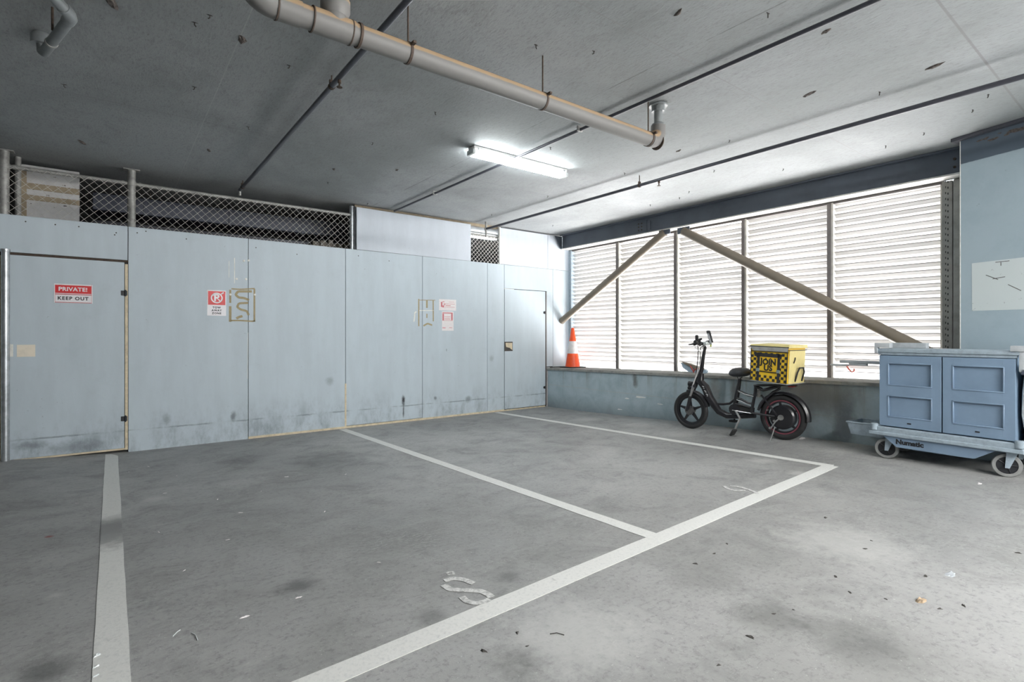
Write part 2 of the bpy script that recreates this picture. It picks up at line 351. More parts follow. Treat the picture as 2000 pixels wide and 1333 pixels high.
M['tube_on2'] = emis('lit_diffuser_bright', (.93, .98, 1.0), 30)
M['tube_fill'] = emis('added_fill_diffuser', (1.0, .985, .97), FILL_BAT)  # added fill lamps, far stronger than the battens in view

# ================================================================== SETTING
X0, X1, Y0, Y1 = -6.0, 8.6, -8.0, 11.5
# floor
b = MB(); nx, ny = 48, 60; g = []
for i in range(nx + 1):
    x = X0 + (6.9 - X0) * i / nx
    g.append([b.bm.verts.new((x, Y0 + (Y1 - Y0) * j / ny, fz(x, Y0 + (Y1 - Y0) * j / ny))) for j in range(ny + 1)])
for i in range(nx):
    for j in range(ny): b.bm.faces.new((g[i][j], g[i + 1][j], g[i + 1][j + 1], g[i][j + 1]))
floor = b.build('floor', M['floor'], kind='structure', origin=(0, 0, 0))
def fstrip(p, q, wa, wb=None, n=40, h=.0025, jag=.002):
    m = MB(); p = Vector((p[0], p[1])); q = Vector((q[0], q[1])); d = (q - p); sd = Vector((-d.y, d.x)).normalized()
    L = []
    for i in range(n + 1):
        c0 = p + d * i / n; j1 = random.uniform(-jag, jag); j2 = random.uniform(-jag, jag)
        for k in (c0 + sd * (wa / 2 + j1), c0 - sd * (wa / 2 + j2)):
            z = fz(k.x, k.y); L.append((k.x, k.y, z + h)); L.append((k.x, k.y, z - .002))
    F_ = []
    for i in range(n):
        a = 4 * i; c_ = 4 * (i + 1)
        F_ += [(a, a + 2, c_ + 2, c_), (a, c_, c_ + 1, a + 1), (a + 2, a + 3, c_ + 3, c_ + 2)]
    F_ += [(0, 1, 3, 2), (4 * n, 4 * n + 2, 4 * n + 3, 4 * n + 1)]
    m.verts(L, F_); return m
fstrip((0.0, 7.10), (0.0, -1.5), .108).build('parking_line', M['line'], floor)
pe = on_floor(1298, 1056); ps = on_floor(683, 844)
fstrip((ps.x, 7.1), (pe.x, pe.y), .10).build('parking_line', M['line'], floor)
pe = on_floor(1625, 911); ps = on_floor(982, 808)
fstrip((ps.x, 7.1), (pe.x, pe.y), .10).build('parking_line', M['line'], floor)
pa = on_floor(1622, 911); pb = on_floor(628, 1330); d = (pb - pa)
fstrip((pa.x + .02, pa.y), (pa.x + d.x * 1.6, pa.y + d.y * 1.6), .115, h=.0018).build('parking_line', M['line'], floor)
def fstroke(pts, wd, name='painted_number'):
    m = MB(); q = []
    for (u, v) in pts:
        p = on_floor(u, v); p.z += .0015; q.append(p)
    # smooth
    r = []
    for i in range(len(q) - 1):
        for k in range(5): r.append(q[i].lerp(q[i + 1], k / 5))
    r.append(q[-1]); r2 = [r[0]] + [(r[i - 1] + r[i] * 2 + r[i + 1]) / 4 for i in range(1, len(r) - 1)] + [r[-1]]
    m.ribbon(r2, wd, (0, 0, 1), .0012); return m
m1 = fstroke([(925, 1141), (905, 1133), (885, 1131), (868, 1136)], .035)
m1.absorb(fstroke([(866, 1144), (880, 1153), (905, 1154), (940, 1156), (955, 1163), (960, 1168)], .035).bm)
m1.absorb(fstroke([(902, 1167), (910, 1175), (928, 1180), (945, 1177), (956, 1172)], .032).bm)
m1.absorb(fstroke([(872, 1122), (876, 1119), (884, 1118), (887, 1123), (874, 1124)], .012).bm)
m1.build('painted_number', M['number'], floor)
m1 = fstroke([(1414, 950), (1422, 956), (1436, 959), (1456, 959)], .03)
m1.absorb(fstroke([(1426, 950), (1445, 952), (1465, 958), (1480, 965)], .03).bm); m1.build('painted_number', M['number'], floor)

# ceiling
b = MB(); b.box((X0, Y0, CZ), (7.4, Y1, CZ + .3)); ceil = b.build('ceiling', M['ceiling'], kind='structure', origin=(0, 0, CZ))
def lump(c, r, n=9, flat=.25, dirn=-1, seed=0, sx=1.6, ang=0):
    rnd = random.Random(seed); m = MB(); pts = []; ca, sa = math.cos(ang), math.sin(ang)
    top = []
    for i in range(n):
        a = 2 * PI * i / n; q = r * rnd.uniform(.55, 1.25); x = math.cos(a) * q * sx; y = math.sin(a) * q * .6
        pts.append((c[0] + x * ca - y * sa, c[1] + x * sa + y * ca, c[2]))
    for i in range(n):
        x, y = pts[i][0] - c[0], pts[i][1] - c[1]; k = rnd.uniform(.3, .75); top.append((c[0] + x * k, c[1] + y * k, c[2] + dirn * r * flat * rnd.uniform(.4, 1.2)))
    m.verts(pts + top, [tuple(range(n)), tuple(range(n, 2 * n))] + [(i, (i + 1) % n, n + (i + 1) % n, n + i) for i in range(n)]); return m
SP = [(216, 2, .05), (473, 78, .04), (160, 278, .04), (1325, 25, .03), (1612, 61, .028), (1580, 184, .035), (1827, 128, .04), (1325, 295, .035), (775, 332, .03), (652, 331, .03), (408, 294, .028), (1215, 75, .0), (1790, 180, .0)]
for i, (u, v, r) in enumerate(SP):
    if r: lump(on_z(u, v, CZ), r, seed=i, ang=1.2).build('spalled_patch', M['spall'], ceil, smooth=False)
ST = [(125, 165), (380, 170), (485, 248), (565, 128), (850, 219), (728, 279), (1047, 88), (1160, 100), (1718, 180), (1425, 274), (1500, 26), (1285, 200), (1220, 338), (1395, 333), (1730, 285), (1805, 260), (1548, 390 - 30), (1346, 374), (1327, 386), (1070, 383), (1075, 288), (718, 397), (960, 419), (1530, 330), (1930, 185), (1900, 215), (1270, 400), (1080, 440), (640, 356), (410, 30), (380, 44)]
for i, (u, v) in enumerate(ST):
    p = on_z(u, v, CZ); m = MB(); m.tube([p + Vector((0, 0, .005)), p + Vector((0, 0, -.014)), p + Vector((.009 * (-1) ** i, .005, -.02))], .0035, 6)
    m.absorb(lump(p, .011, seed=40 + i, flat=.2).bm); m.build('ceiling_stub', M['rebar'], ceil, smooth=False)

# shell out of sight and behind the cage
b = MB(); b.box((X0 - .2, Y0, -.1), (X0, Y1, CZ)); b.build('wall_left', M['wallback'], kind='structure')
b = MB(); b.box((X0, Y0 - .2, -.1), (7.4, Y0, CZ)); b.build('wall_back', M['wallback'], kind='structure')
b = MB(); b.box((X0, 11.3, -.1), (7.4, 11.5, CZ)); b.build('wall_rear_store', M['wallback'], kind='structure')
b = MB(); b.box((6.9, 7.32, -.1), (7.1, 11.3, CZ)); b.build('wall_store_side', M['wallback'], kind='structure')

# low wall and sill under the louvres
def zs(y): return .700 + .019 * (7.15 - y)
b = MB(); y0, y1 = -6.5, 7.12
b.hexa([(6.25, y0, -.05), (6.805, y0, -.05), (6.805, y1, -.05), (6.25, y1, -.05), (6.25, y0, zs(y0) - .03), (6.805, y0, zs(y0) - .03), (6.805, y1, zs(y1) - .03), (6.25, y1, zs(y1) - .03)])
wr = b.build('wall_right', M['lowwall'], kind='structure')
b = MB(); b.hexa([(6.225, y0, zs(y0) - .035), (6.81, y0, zs(y0) - .035), (6.81, y1, zs(y1) - .035), (6.225, y1, zs(y1) - .035), (6.225, y0, zs(y0)), (6.81, y0, zs(y0)), (6.81, y1, zs(y1)), (6.225, y1, zs(y1))])
b.build('sill_ledge', M['sill'], wr)
b = MB()
for (u, v, a, c_) in ((1225, 779, .06, .012), (1250, 776, .1, .02), (1210, 800, .05, .012), (1290, 790, .05, .01)):
    p = on_x(u, v, 6.249); p.x = 6.2485; b.absorb(lump((0, 0, 0), a / 2, seed=u, flat=.02, sx=2).bm, Matrix.Translation(p) @ Matrix.Rotation(PI / 2, 4, 'Z') @ Matrix.Rotation(PI / 2, 4, 'X') @ Matrix.Diagonal((1, c_ / a * 3, 1, 1)))
b.build('paint_chip', M['white'], wr)

# window 1: louvres
def mull_y(u): return on_x(u, 655, 6.8).y
MY = [7.12, mull_y(1208), mull_y(1322), mull_y(1455), mull_y(1623), mull_y(1845)]
win = thing('window_1', (6.8, 4.35, .75), 'long louvred window of white slats above the low blue wall', 'window', kind='structure')
ZT = 2.855
for k in range(5):
    ya, yb = MY[k + 1] + .03, MY[k] - .03; m = MB(); me_ = MB(); z = zs(ya) + .03; zb = zs(ya)
    z = zs((ya + yb) / 2) + .028
    while z < ZT - .02:
        if z > zs((ya + yb) / 2) - .01:
            a = math.radians(44 + random.uniform(-2.5, 2.5)); ch = .122; dx, dz = math.cos(a) * ch, math.sin(a) * ch; th = .0022
            jy = random.uniform(-.001, .001)
            s0 = (6.815, z + dz / 2 + jy); s1 = (6.815 + dx, z - dz / 2 + jy); nx_, nz_ = math.sin(a) * th, math.cos(a) * th
            for (xx0, zz0, xx1, zz1) in ((s0[0], s0[1], s1[0], s1[1]),):
                m.hexa([(xx0, ya, zz0), (xx1, ya, zz1), (xx1, yb, zz1), (xx0, yb, zz0), (xx0 + nx_, ya, zz0 + nz_), (xx1 + nx_, ya, zz1 + nz_), (xx1 + nx_, yb, zz1 + nz_), (xx0 + nx_, yb, zz0 + nz_)])
            me_.box((s0[0] - .003, ya, s0[1] - .003), (s0[0] + .001, yb, s0[1] + .003))
            me_.box((s0[0] + .030, ya, s0[1] - .0335), (s0[0] + .032, yb, s0[1] - .0320))  # both dark strips draw the shadow lines of the slat lips
        z += .074
    lp = m.build('louvre_panel', M['louvre'], win, smooth=False); me_.build('slat_edge_shadows', M['slat_edge'], lp, smooth=False)
    m = MB(); m.box((6.80, yb - .004, zs(yb)), (6.9, yb + .012, ZT)); m.box((6.80, ya - .012, zs(ya)), (6.9, ya + .004, ZT))
    m.build('side_channel', M['mullion_edge'], lp)
for k in range(1, 5):
    m = MB(); m.box((6.765, MY[k] - .008, zs(MY[k])), (6.86, MY[k] + .032, ZT), .003); m.build('mullion', M['mullion'], win)
    m = MB(); m.box((6.772, MY[k] - .034, zs(MY[k])), (6.80, MY[k] - .009, ZT), .002); m.build('mullion_flange', M['mullion_edge'], win)
m = MB(); m.box((6.76, 7.05, zs(7.1)), (6.9, 7.12, ZT + .03), .003); m.build('window_frame', M['cart_trim'], win)
m = MB(); m.box((6.78, MY[5], ZT - .015), (6.9, 7.05, ZT + .02)); m.build('window_head', M['mullion'], win)
m = MB(); yy = MY[5]; m.box((6.74, yy - .075, zs(yy)), (6.9, yy + .01, ZT), .002); m.box((6.73, yy - .16, zs(yy)), (6.75, yy - .085, ZT), .002); m.box((6.78, yy - .55, zs(yy)), (6.9, yy - .08, ZT + .03))
m.build('window_jamb', M['channel'], win)
m = MB()
for i in range(34):
    z = zs(yy) + .05 + i * .06; m.box((6.738, yy - .045, z), (6.741, yy - .037, z + .02)); m.box((6.738, yy - .025, z + .01), (6.741, yy - .019, z + .03))
m.build('jamb_slots', M['dark'], win)

# partition wall
wf = thing('wall_front', (3, WY, 0), 'long partition of pale blue-grey painted plywood sheets', 'wall', kind='structure')
def wx(u): return on_y(u, 655, WY).x
J = [wx(250), wx(485), wx(675), wx(825), wx(952)]; D2a, D2b, SB = wx(985), wx(1065), wx(1080)
def sheet(x0, x1, z0, z1, mat='ply', g_=.003, name='plywood_sheet', off=0):
    m = MB(); m.box((x0 + g_, WY + off, z0), (x1 - g_, WY + .018 + off, z1), .0015); return m.build(name, M[mat], wf)
TP = 2.487
D1a, D1b = wx(19), wx(243)
sheet(-4.4, D1a - .09, .05, TP); sheet(D1a - .09, J[0], 2.115, TP)
sheet(J[0], J[1], .0, TP); sheet(J[1], J[2], .005, TP); sheet(J[2], J[3], .035, TP); sheet(J[3], J[4], .03, TP); sheet(J[4], D2a, .03, TP)
sheet(D2a, SB, 2.085, TP); sheet(D2b + .03, SB, zs(7.1) + .02, 2.085); sheet(SB, 6.88, zs(7.1) + .01, TP)
x695, x920, x978, x1070 = wx(696), wx(920), wx(977), wx(1070)
sheet(x695, x920, TP + .004, 3.085, 'plyup', name='upper_board'); sheet(x978, x1070, TP + .004, 3.105, 'plyup', name='upper_board'); sheet(x1070, 6.88, TP + .004, 3.105, 'plyup', name='upper_board')
m = MB(); m.box((J[1], WY - .004, .0), (D2a, WY + .015, .03), .002); m.box((D2a, WY - .004, .0), (D2b, WY + .012, .02), .002); m.build('bottom_batten', M['cream'], wf)
m = MB(); m.box((D2b + .035, WY - .02, 0), (D2b + .10, WY + .02, zs(7.1) + .005), .004); m.build('corner_post', M['white'], wf)
m = MB(); m.box((J[2] - .012, WY - .002, .01), (J[2] + .012, WY + .012, .62), .002); m.build('joint_batten', M['cream'], wf)
# backing studs behind sheets, so joints read dark and nothing shows through
m = MB(); m.box((-4.4, WY + .022, 0), (D1a - .02, WY + .06, 2.4)); m.box((D1b + .03, WY + .022, 0), (6.88, WY + .06, 2.45)); m.box((x695, WY + .022, 2.45), (x920, WY + .05, 3.06)); m.box((x978, WY + .022, 2.45), (6.88, WY + .05, 3.09)); m.build('backing_frame', M['dark'], wf)
m = MB(); m.box((x695, WY + .06, 3.09), (x978, WY + .12, CZ), .002); m.build('ceiling_batten', M['tan'], wf)
m = MB()   # door 1 reveals
m.box((D1b + .004, WY - .006, .03), (J[0] - .001, WY + .02, 2.07), .002); m.build('door_trim', M['cream'], wf)
m = MB(); m.box((D1a - .09, WY + .0, 2.09), (J[0], WY + .012, 2.112), .002); m.build('door_head', M['rust'], wf)
m = MB(); m.box((D1a - .10, WY + .016, .03), (D1a + .0, WY + .03, 2.08), .002); m.box((D1a - .07, WY - .003, .033), (D1b + .02, WY + .015, .05)); m.build('door_trim', M['cream'], wf)
# glue residue etc
def wpt(u, v): p = on_y(u, v, WY); return Vector((p.x, WY - .0002, p.z))
def wstroke(lst, name, mat, nz=(0, -1, 0)):
    m = MB()
    for (pts, wd) in lst:
        q = [wpt(*p) for p in pts]; r = []
        for i in range(len(q) - 1):
            for k in range(4): r.append(q[i].lerp(q[i + 1], k / 4))
        r.append(q[-1])
        if len(q) > 2: r = [r[0]] + [(r[i - 1] + r[i] * 2 + r[i + 1]) / 4 for i in range(1, len(r) - 1)] + [r[-1]]
        m.ribbon(r, wd, nz, .0006)
    return m.build(name, mat, wf, smooth=False)
def g2(a, b_): return (380 + a / 6.25, 480 + b_ / 6.25)
G = lambda L: [g2(*p) for p in L]
wstroke([(G([(435, 540), (435, 700)]), .022), (G([(435, 740), (435, 930)]), .028), (G([(450, 528), (560, 535), (650, 530), (735, 525)]), .016), (G([(730, 530), (730, 930)]), .02), (G([(440, 915), (560, 915), (700, 925), (740, 920)]), .018),
         (G([(700, 560), (600, 560), (530, 560), (500, 600), (540, 635), (600, 640), (665, 665)]), .028), (G([(655, 700), (540, 705), (520, 750), (560, 780), (640, 800), (660, 850)]), .026), (G([(510, 890), (550, 870), (585, 862)]), .03)], 'glue_residue', M['glue'])
def g3(a, b_): return (800 + a / 14.8, 570 + b_ / 14.8)
wstroke([([g3(265, 210), g3(265, 1000)], .02), ([g3(265, 245), g3(740, 250)], .01), ([g3(500, 240), g3(500, 470)], .028), ([g3(680, 250), g3(685, 860)], .02), ([g3(400, 990), g3(520, 920), g3(650, 970)], .025), ([g3(500, 640), g3(500, 760)], .02)], 'glue_residue', M['glue'])
wstroke([(G([(488, 150), (488, 460)]), .008), (G([(422, 190), (420, 390)]), .005), ([g3(280, 545), g3(700, 545)], .012), ([(985, 564.5), (1004, 566)], .012), ([(1008, 566.5), (1030, 568)], .006), ([g3(200, 585), g3(150, 600), g3(140, 750), g3(125, 880)], [.018] * 12 + [.006]), ([(484.5, 650), (484, 695), (483.5, 740)], .004)], 'paint_scrape', M['marker'])
m = MB()
for (a, b_) in ((602, 186), (660, 182), (513, 408), (628, 410), (437, 598), (737, 600)):
    u, v = g2(a, b_); p = wpt(u, v); m.lathe([(0, .004), (.012, .003), (.014, 0)], (p.x, WY, p.z), (0, -1, 0), 10)
m.build('plaster_dab', M['marker'], wf)
m = MB()
for (u, v) in ((50, 433), (108, 439), (154, 443), (268, 455), (285, 452), (224, 459), (227, 455), (364, 467), (500, 484), (580, 497), (44, 530), (225, 525), (700, 500), (760, 510)):
    p = wpt(u, v); m.lathe([(0, .0015), (.006, .001), (.007, 0)], (p.x, WY, p.z), (0, -1, 0), 8)
m.build('screw_head', M['debris'], wf)

# doors
d1 = MB(); d1.box((D1a, WY - .004, .052), (D1b, WY + .016, 2.088), .0015); d1 = d1.build('door_1', M['ply'], kind='structure')
m = MB(); p0, p1 = wpt(33, 674), wpt(69, 697); m.box((p0.x, WY - .008, p1.z), (p1.x, WY - .003, p0.z), .001); m.build('bare_timber_patch', M['bare'], d1)
m = MB(); p0, p1 = wpt(20, 666), wpt(79, 707); m.box((p0.x, WY - .0055, p1.z), (p1.x, WY - .0038, p0.z)); m.build('lock_plate_mark', M['ply'], d1)
m = MB(); p0, p1 = wpt(20, 673), wpt(26, 697); m.box((p0.x - .02, WY - .009, p1.z), (p1.x, WY - .003, p0.z)); m.build('tape_strip', M['marker'], d1)
def hinge(u, v, parent, s=.035):
    p = wpt(u, v); m = MB(); m.box((p.x - s, WY - .012, p.z - s * .75), (p.x + s * .6, WY - .003, p.z + s * .75), .002); m.tube([(p.x + .004, WY - .014, p.z - s), (p.x + .004, WY - .014, p.z + s)], .008, 8); return m.build('hinge', M['ink'], parent)
hinge(244, 573, d1); hinge(244, 818, d1)
d2 = MB(); d2.box((D2a + .006, WY - .003, .03), (D2b, WY + .015, 2.075), .0015); d2 = d2.build('door_2', M['ply'], kind='structure')
m = MB(); m.box((D2b + .002, WY - .010, .03), (D2b + .026, WY + .004, 2.07), .002); m.build('edge_strip', M['mullion'], d2)
m = MB(); p0, p1 = wpt(985, 668), wpt(1001, 686); m.box((p0.x, WY - .006, p1.z), (p1.x, WY - .002, p0.z), .001); lh = m.build('latch_opening', M['debris'], d2)
m = MB(); m.prism([wpt(987, 670), wpt(1000, 670), wpt(1000, 684), wpt(995, 680), wpt(988, 678)], (0, -.007, 0)); m.build('latch_plate', M['cream'], lh)
hinge(1063, 611, d2, .025); hinge(1063, 757, d2, .025)

# chain link fence behind and above the partition
FY = WY + .06
fx0, fx1 = -2.6, wx(690)
fence = thing('chain_link_fence', (1, FY, TP), 'galvanised chain link fence rising above the left half of the plywood partition', 'fence')
RZ = 2.975
m = MB(); m.tube([(fx0, FY, RZ), (fx1, FY, RZ)], .021, 12); m.build('top_rail', M['galvd'], fence)
for u, r in ((8, .04), (257, .038)):
    x = on_y(u, 655, FY).x; m = MB(); m.tube([(x, FY, 2.3), (x, FY, CZ)], r, 16); m.build('post', M['galvd'], fence)
    m = MB(); m.box((x - .075, FY - .05, CZ - .008), (x + .075, FY + .05, CZ), .001); m.build('base_plate', M['galvd'], fence)
    m = MB()
    for dx in (-.065, .065): m.tube([(x + dx, FY, RZ), (x + dx * 1.35, FY, RZ)], .026, 12)
    m.tube([(x, FY, RZ - .025), (x, FY, RZ + .025)], r + .006, 16); m.build('rail_clamp', M['galvd'], fence)
x = fx1; m = MB(); m.tube([(x, FY - .0, 2.42), (x, FY - .0, 3.10)], .034, 16); m.build('post', M['galv'], fence)
m = MB(); m.box((x + .03, FY - .03, 2.42), (x + .045, FY + .03, 3.10), .001); m.build('edge_strip', M['conduit'], fence)
def chain(xa, xb, za, zb, y, d=.083, r=.0019):
    m = MB(); h = zb - za; n = int((xb - xa + h) / d) + 2
    for s_ in (1, -1):
        for k in range(n):
            x0 = xa - (h if s_ > 0 else 0) + k * d; x0 = xa - h + k * d
            # line from (x0,za) to (x0+h*1, zb) (45 deg)
            p = [(x0, za), (x0 + h, zb)] if s_ > 0 else [(x0 + h, za), (x0, zb)]
            (ax, az), (bx_, bz) = p
            lo, hi = max(xa, min(ax, bx_)), min(xb, max(ax, bx_))
            if hi - lo < .01: continue
            def zz(xq): return az + (bz - az) * (xq - ax) / (bx_ - ax)
            m.tube([(lo, y + s_ * .002, zz(lo)), (hi, y + s_ * .002, zz(hi))], r, 5, caps=False)
    return m
chain(fx0, fx1 - .02, 2.40, RZ, FY - .028).build('wire_mesh', M['wire'], fence)
# tall galvanised pole beside the left door
xp = on_y(11, 655, WY - .03).x
m = MB(); m.tube([(xp, WY - .04, fz(xp, WY)), (xp, WY - .04, 2.13)], .032, 18)
m.lathe([(.034, 0), (.037, .01), (.037, .03), (0, .034)], (xp, WY - .04, 2.105), (0, 0, 1), 18)
m.build('galvanised_pole', M['galv'], label='shiny galvanised steel pole standing on the floor at the left edge of the PRIVATE door', cat='pole')
# small opening at right with mesh
mf = thing('mesh_infill', ((x920 + x978) / 2, FY, TP), 'small square of chain link mesh in the gap between the upper white boards', 'fence')
chain(x920 + .0, x978, 2.42, 2.93, FY - .045, .07, .003).build('wire_mesh', M['white'], mf)
m = MB(); m.tube([(x920 - .1, FY, 2.94), (x978, FY, 2.94)], .02, 10); m.build('top_rail', M['galvd'], mf)
m = MB(); m.tube([(x978 - .004, FY - .045, 2.49), (x978 - .004, FY - .045, 3.11)], .02, 10); m.build('post', M['white'], mf)

# behind the cage
m = MB(); xb0 = on_y(37, 655, 7.5).x; xb1 = on_y(155, 655, 7.5).x
m.box((xb0, 7.5, 2.2), (xb1, 7.56, 3.09), .004); ib = m.build('wrapped_board', M['foam'], label='dirty white board with tan tape bands standing behind the mesh at top left', cat='board')
m = MB(); m.box((xb0 + .005, 7.494, 2.835), (xb1 + .003, 7.5, 2.9)); m.box((xb0 + .005, 7.493, 2.72), (xb1 + .003, 7.5, 2.775)); m.box((xb0, 7.49, 2.2), (xb0 + .06, 7.5, 3.05)); m.build('tape_band', M['tan'], ib)
m = MB()
for i in range(14):
    rr = random.Random(i); m.absorb(lump((0, 0, 0), rr.uniform(.004, .012), seed=i, flat=.1).bm, Matrix.Translation((rr.uniform(xb0 + .05, xb1 - .02), 7.498, rr.uniform(2.45, 3.04))) @ Matrix.Rotation(PI / 2, 4, 'X'))
m.build('chipped_spot', M['debris'], ib)
xq = on_y(35, 655, 7.4).x
m = MB(); m.tube([(xq, 7.4, 2.2), (xq, 7.4, CZ)], .026, 12); m.build('store_pole', M['galvd'], label='thin grey pole behind the mesh beside the taped white board', cat='pole')
m = MB(); m.box((xb1 + .1, 8.0, 2.79), (4.05, 8.5, 3.0), .01); dct = m.build('ventilation_duct', M['duct'], label='long blue-grey metal duct hanging under the ceiling behind the mesh', cat='duct')
m = MB()
for i in range(5): xx = xb1 + .6 + i * .95; m.box((xx, 7.992, 2.78), (xx + .03, 8.51, 3.01), .002)
m.build('joint_flange', M['duct'], dct)
for i in range(3):
    m = MB(); m.tube([(.4 + 1.6 * i, 8.25, 2.99), (.4 + 1.6 * i, 8.25, CZ)], .008, 6); m.build('hanger_rod', M['rust'], dct)
m = MB(); m.box((xb1 + .1, 8.15, 2.35), (4.6, 8.55, 2.70), .01)
for i in range(3): m.tube([(.1 + 2.1 * i, 8.53, 2.69), (.1 + 2.1 * i, 8.53, CZ - .002)], .008, 6)
m.build('cable_tray', M['conduit'], label='dark metal tray running below the blue-grey duct behind the mesh', cat='tray')
for (nm, lo, hi, mt, lb) in (('electrical_cabinet', (3.0, 7.9, 0.0), (3.5, 7.98, 2.95), 'mullion', 'dark brown cabinet behind the right end of the chain link mesh'), ('timber_stack', (2.25, 7.6, 0.0), (2.75, 7.9, 2.62), 'brace', 'stack of brown boards just behind the mesh end post')):
    m = MB(); m.box(lo, hi, .01)
    if nm == 'timber_stack':
        for i in range(5): m.box((lo[0] + i * .11, lo[1] - .03, lo[2]), (lo[0] + .07 + i * .11, lo[1], hi[2] + .02 * (i % 3)), .003)
    else: m.box((lo[0] + .05, lo[1] - .012, lo[2] + .05), (hi[0] - .05, lo[1], hi[2] - .05), .004); m.tube([(lo[0] + .08, lo[1] - .03, 2.5), (lo[0] + .08, lo[1] - .03, 2.6)], .006, 6)
    m.build(nm, M[mt], label=lb, cat='cabinet' if 'cab' in nm else 'boards')

# pillar
pc = Vector((6.294, 1.35, 0)); pd = Vector((-.278, -.961, 0)).normalized(); pn = Vector((.961, -.278, 0)).normalized()
PM = frame_M((pc.x, pc.y, 0), pd, pn, (0, 0, 1))
m = MB(PM); m.box((0, 0, -.05), (1.75, .95, CZ), .004); pil = m.build('concrete_pillar', M['pillar'], label='wide blue painted concrete pillar with a white patch at the right edge', cat='pillar')
m = MB(PM); qa = .095
pts = [(qa, -.0016, 1.512), (1.6, -.0016, 1.50), (1.6, -.0016, 1.965), (qa - .003, -.0016, 1.948)]
m.prism(pts, (0, .0016, 0)); m.build('white_paint_patch', M['patch'], pil, smooth=False)
m = MB(PM)
for (l, z, dl, dz) in ((.27, 1.935, .1, .0), (.31, 1.93, 0, -.03), (.2, 1.83, .09, -.05), (.36, 1.73, .09, -.06), (.25, 1.79, .09, .01)):
    m.ribbon([(l, -.002, z), (l + dl, -.002, z + dz)], .005, (0, -1, 0), .0006)
m.build('scratch_mark', M['debris'], pil)
m = MB(PM); rr = random.Random(3)
for i in range(26):
    l = .15 + i * .05; m.absorb(lump((0, 0, 0), rr.uniform(.012, .03), seed=i, flat=.6).bm, Matrix.Translation((l, -.0005, 3.05 + rr.uniform(-.02, .025))) @ Matrix.Rotation(PI / 2, 4, 'X'))
m.build('spalled_edge', M['spall'], pil, smooth=False)
m = MB(PM); m.box((-.05, -.05, CZ - .03), (1.75, .3, CZ - .001)); m.build('head_gap', M['conduit'], pil)
m = MB(PM); m.box((-.002, -.003, .9), (.004, .0, 3.1)); m.build('chipped_arris', M['marker'], pil)

# steel beam, braces
m = MB(); bx = 6.62
m.box((bx - .005, 1.25, 2.885), (bx + .007, 7.13, 3.12)); m.box((bx - .07, 1.25, 3.112), (bx + .12, 7.13, CZ - .001), .002)
beam = m.build('steel_beam', M['beam'], label='long dark blue-grey steel beam across the top of the louvred window', cat='beam')
m = MB(); m.box((bx - .04, 1.25, 2.868), (bx + .16, 7.13, 2.884), .002); m.build('bottom_flange', M['flange'], beam)
ysp = on_x(1255, 440, bx).y
m = MB(); m.box((bx - .018, ysp - .16, 2.92), (bx - .006, ysp + .12, 3.06), .002); m.box((bx - .03, ysp - .10, 2.89), (bx - .005, ysp - .09, 3.08)); m.build('splice_plate', M['beam'], beam)
m = MB()
for dy in (0, .06):
    for dz in (2.94, 2.99, 3.04): m.lathe([(.011, 0), (.011, .012), (0, .014)], (bx - .017, ysp + dy, dz), (-1, 0, 0), 6)
for dz in (2.95, 3.03):
    for dy in (1.4, 1.46): m.lathe([(.012, 0), (.012, .014), (0, .015)], (bx - .004, dy, dz), (-1, 0, 0), 6)
m.build('bolt', M['rust'], beam)
m = MB(); m.prism([(bx - .2, 7.13, 3.1), (bx - .02, 7.13, 3.1), (bx - .02, 7.13, 2.89), (bx - .05, 7.13, 2.875)], (0, -.012, 0)); m.build('end_gusset', M['beam'], beam)
def brace(p, q, r, lab):
    m = MB(); m.tube([p, q], r, 24); o = m.build('steel_brace', M['brace'], label=lab, cat='brace', group='diagonal steel pipe braces')
    d = (Vector(q) - Vector(p)).normalized(); m = MB(); e = Vector(q); m.box((e.x - .008, e.y - .10, e.z - .03), (e.x + .008, e.y + .10, e.z + .06), .002); m.build('gusset_plate', M['beam'], o); return o
bxx = 6.60
A1 = on_x(1100, 628, bxx); A2 = on_x(1298, 452, bxx); A1.y = 7.14
brace(A1, A2 - Vector((0, 0, .02)), .058, 'shorter taupe diagonal pipe brace running down left to the partition wall')
B1 = on_x(1335, 452, bxx - .0); B2 = on_x(1800, 683, bxx)
brace(B2 + (B2 - B1) * .03, B1, .062, 'longer taupe diagonal pipe brace running down right behind the service cart')

# ------------------------------------------------------------------ ceiling services
dy_, dz_ = 2.62, 2.83; R = .054
dp = thing('drain_pipe', (1.9, dy_, dz_), 'thick dusty grey drain pipe with elbows hanging across the ceiling', 'pipe')
m = MB(); m.tube([(.62, dy_, dz_), (3.38, dy_, dz_)], R, 28); m.build('pipe_run', M['pvc'], dp)
m = MB(); m.tube([(3.36, dy_, dz_)] + arc((3.38, dy_, dz_ + .09), .09, -PI / 2, 0, 8, (1, 0, 0), (0, 0, 1)) + [(3.47, dy_, 2.96)], R + .004, 24); m.build('elbow', M['pvc'], dp)
m = MB(); m.lathe([(.058, 0), (.05, .02), (.033, .03), (.033, .12), (.05, .12), (.052, .17)], (3.47, dy_, 2.955), (0, 0, 1), 20); m.lathe([(.0, .0), (.075, .0), (.075, .01)], (3.47, dy_, 3.115), (0, 0, 1), 10); m.build('reducer', M['pvc_grey'], dp)
m = MB(); m.tube([(.64, dy_, dz_)] + arc((.60, dy_, dz_ + .12), .12, -PI / 2, -PI, 8, (1, 0, 0), (0, 0, 1)) + [(.48, dy_, CZ)], R + .004, 24); m.build('elbow', M['pvc'], dp)
xr = on_y(655, 0, dy_).x
m = MB(); m.tube([(xr, dy_, dz_ + .01), (xr, dy_, CZ)], R + .003, 24); m.lathe([(R + .004, 0), (R + .018, .03), (R + .018, .08), (R + .004, .1)], (xr, dy_, dz_ + .05), (0, 0, 1), 24); m.build('branch_riser', M['pvc'], dp)
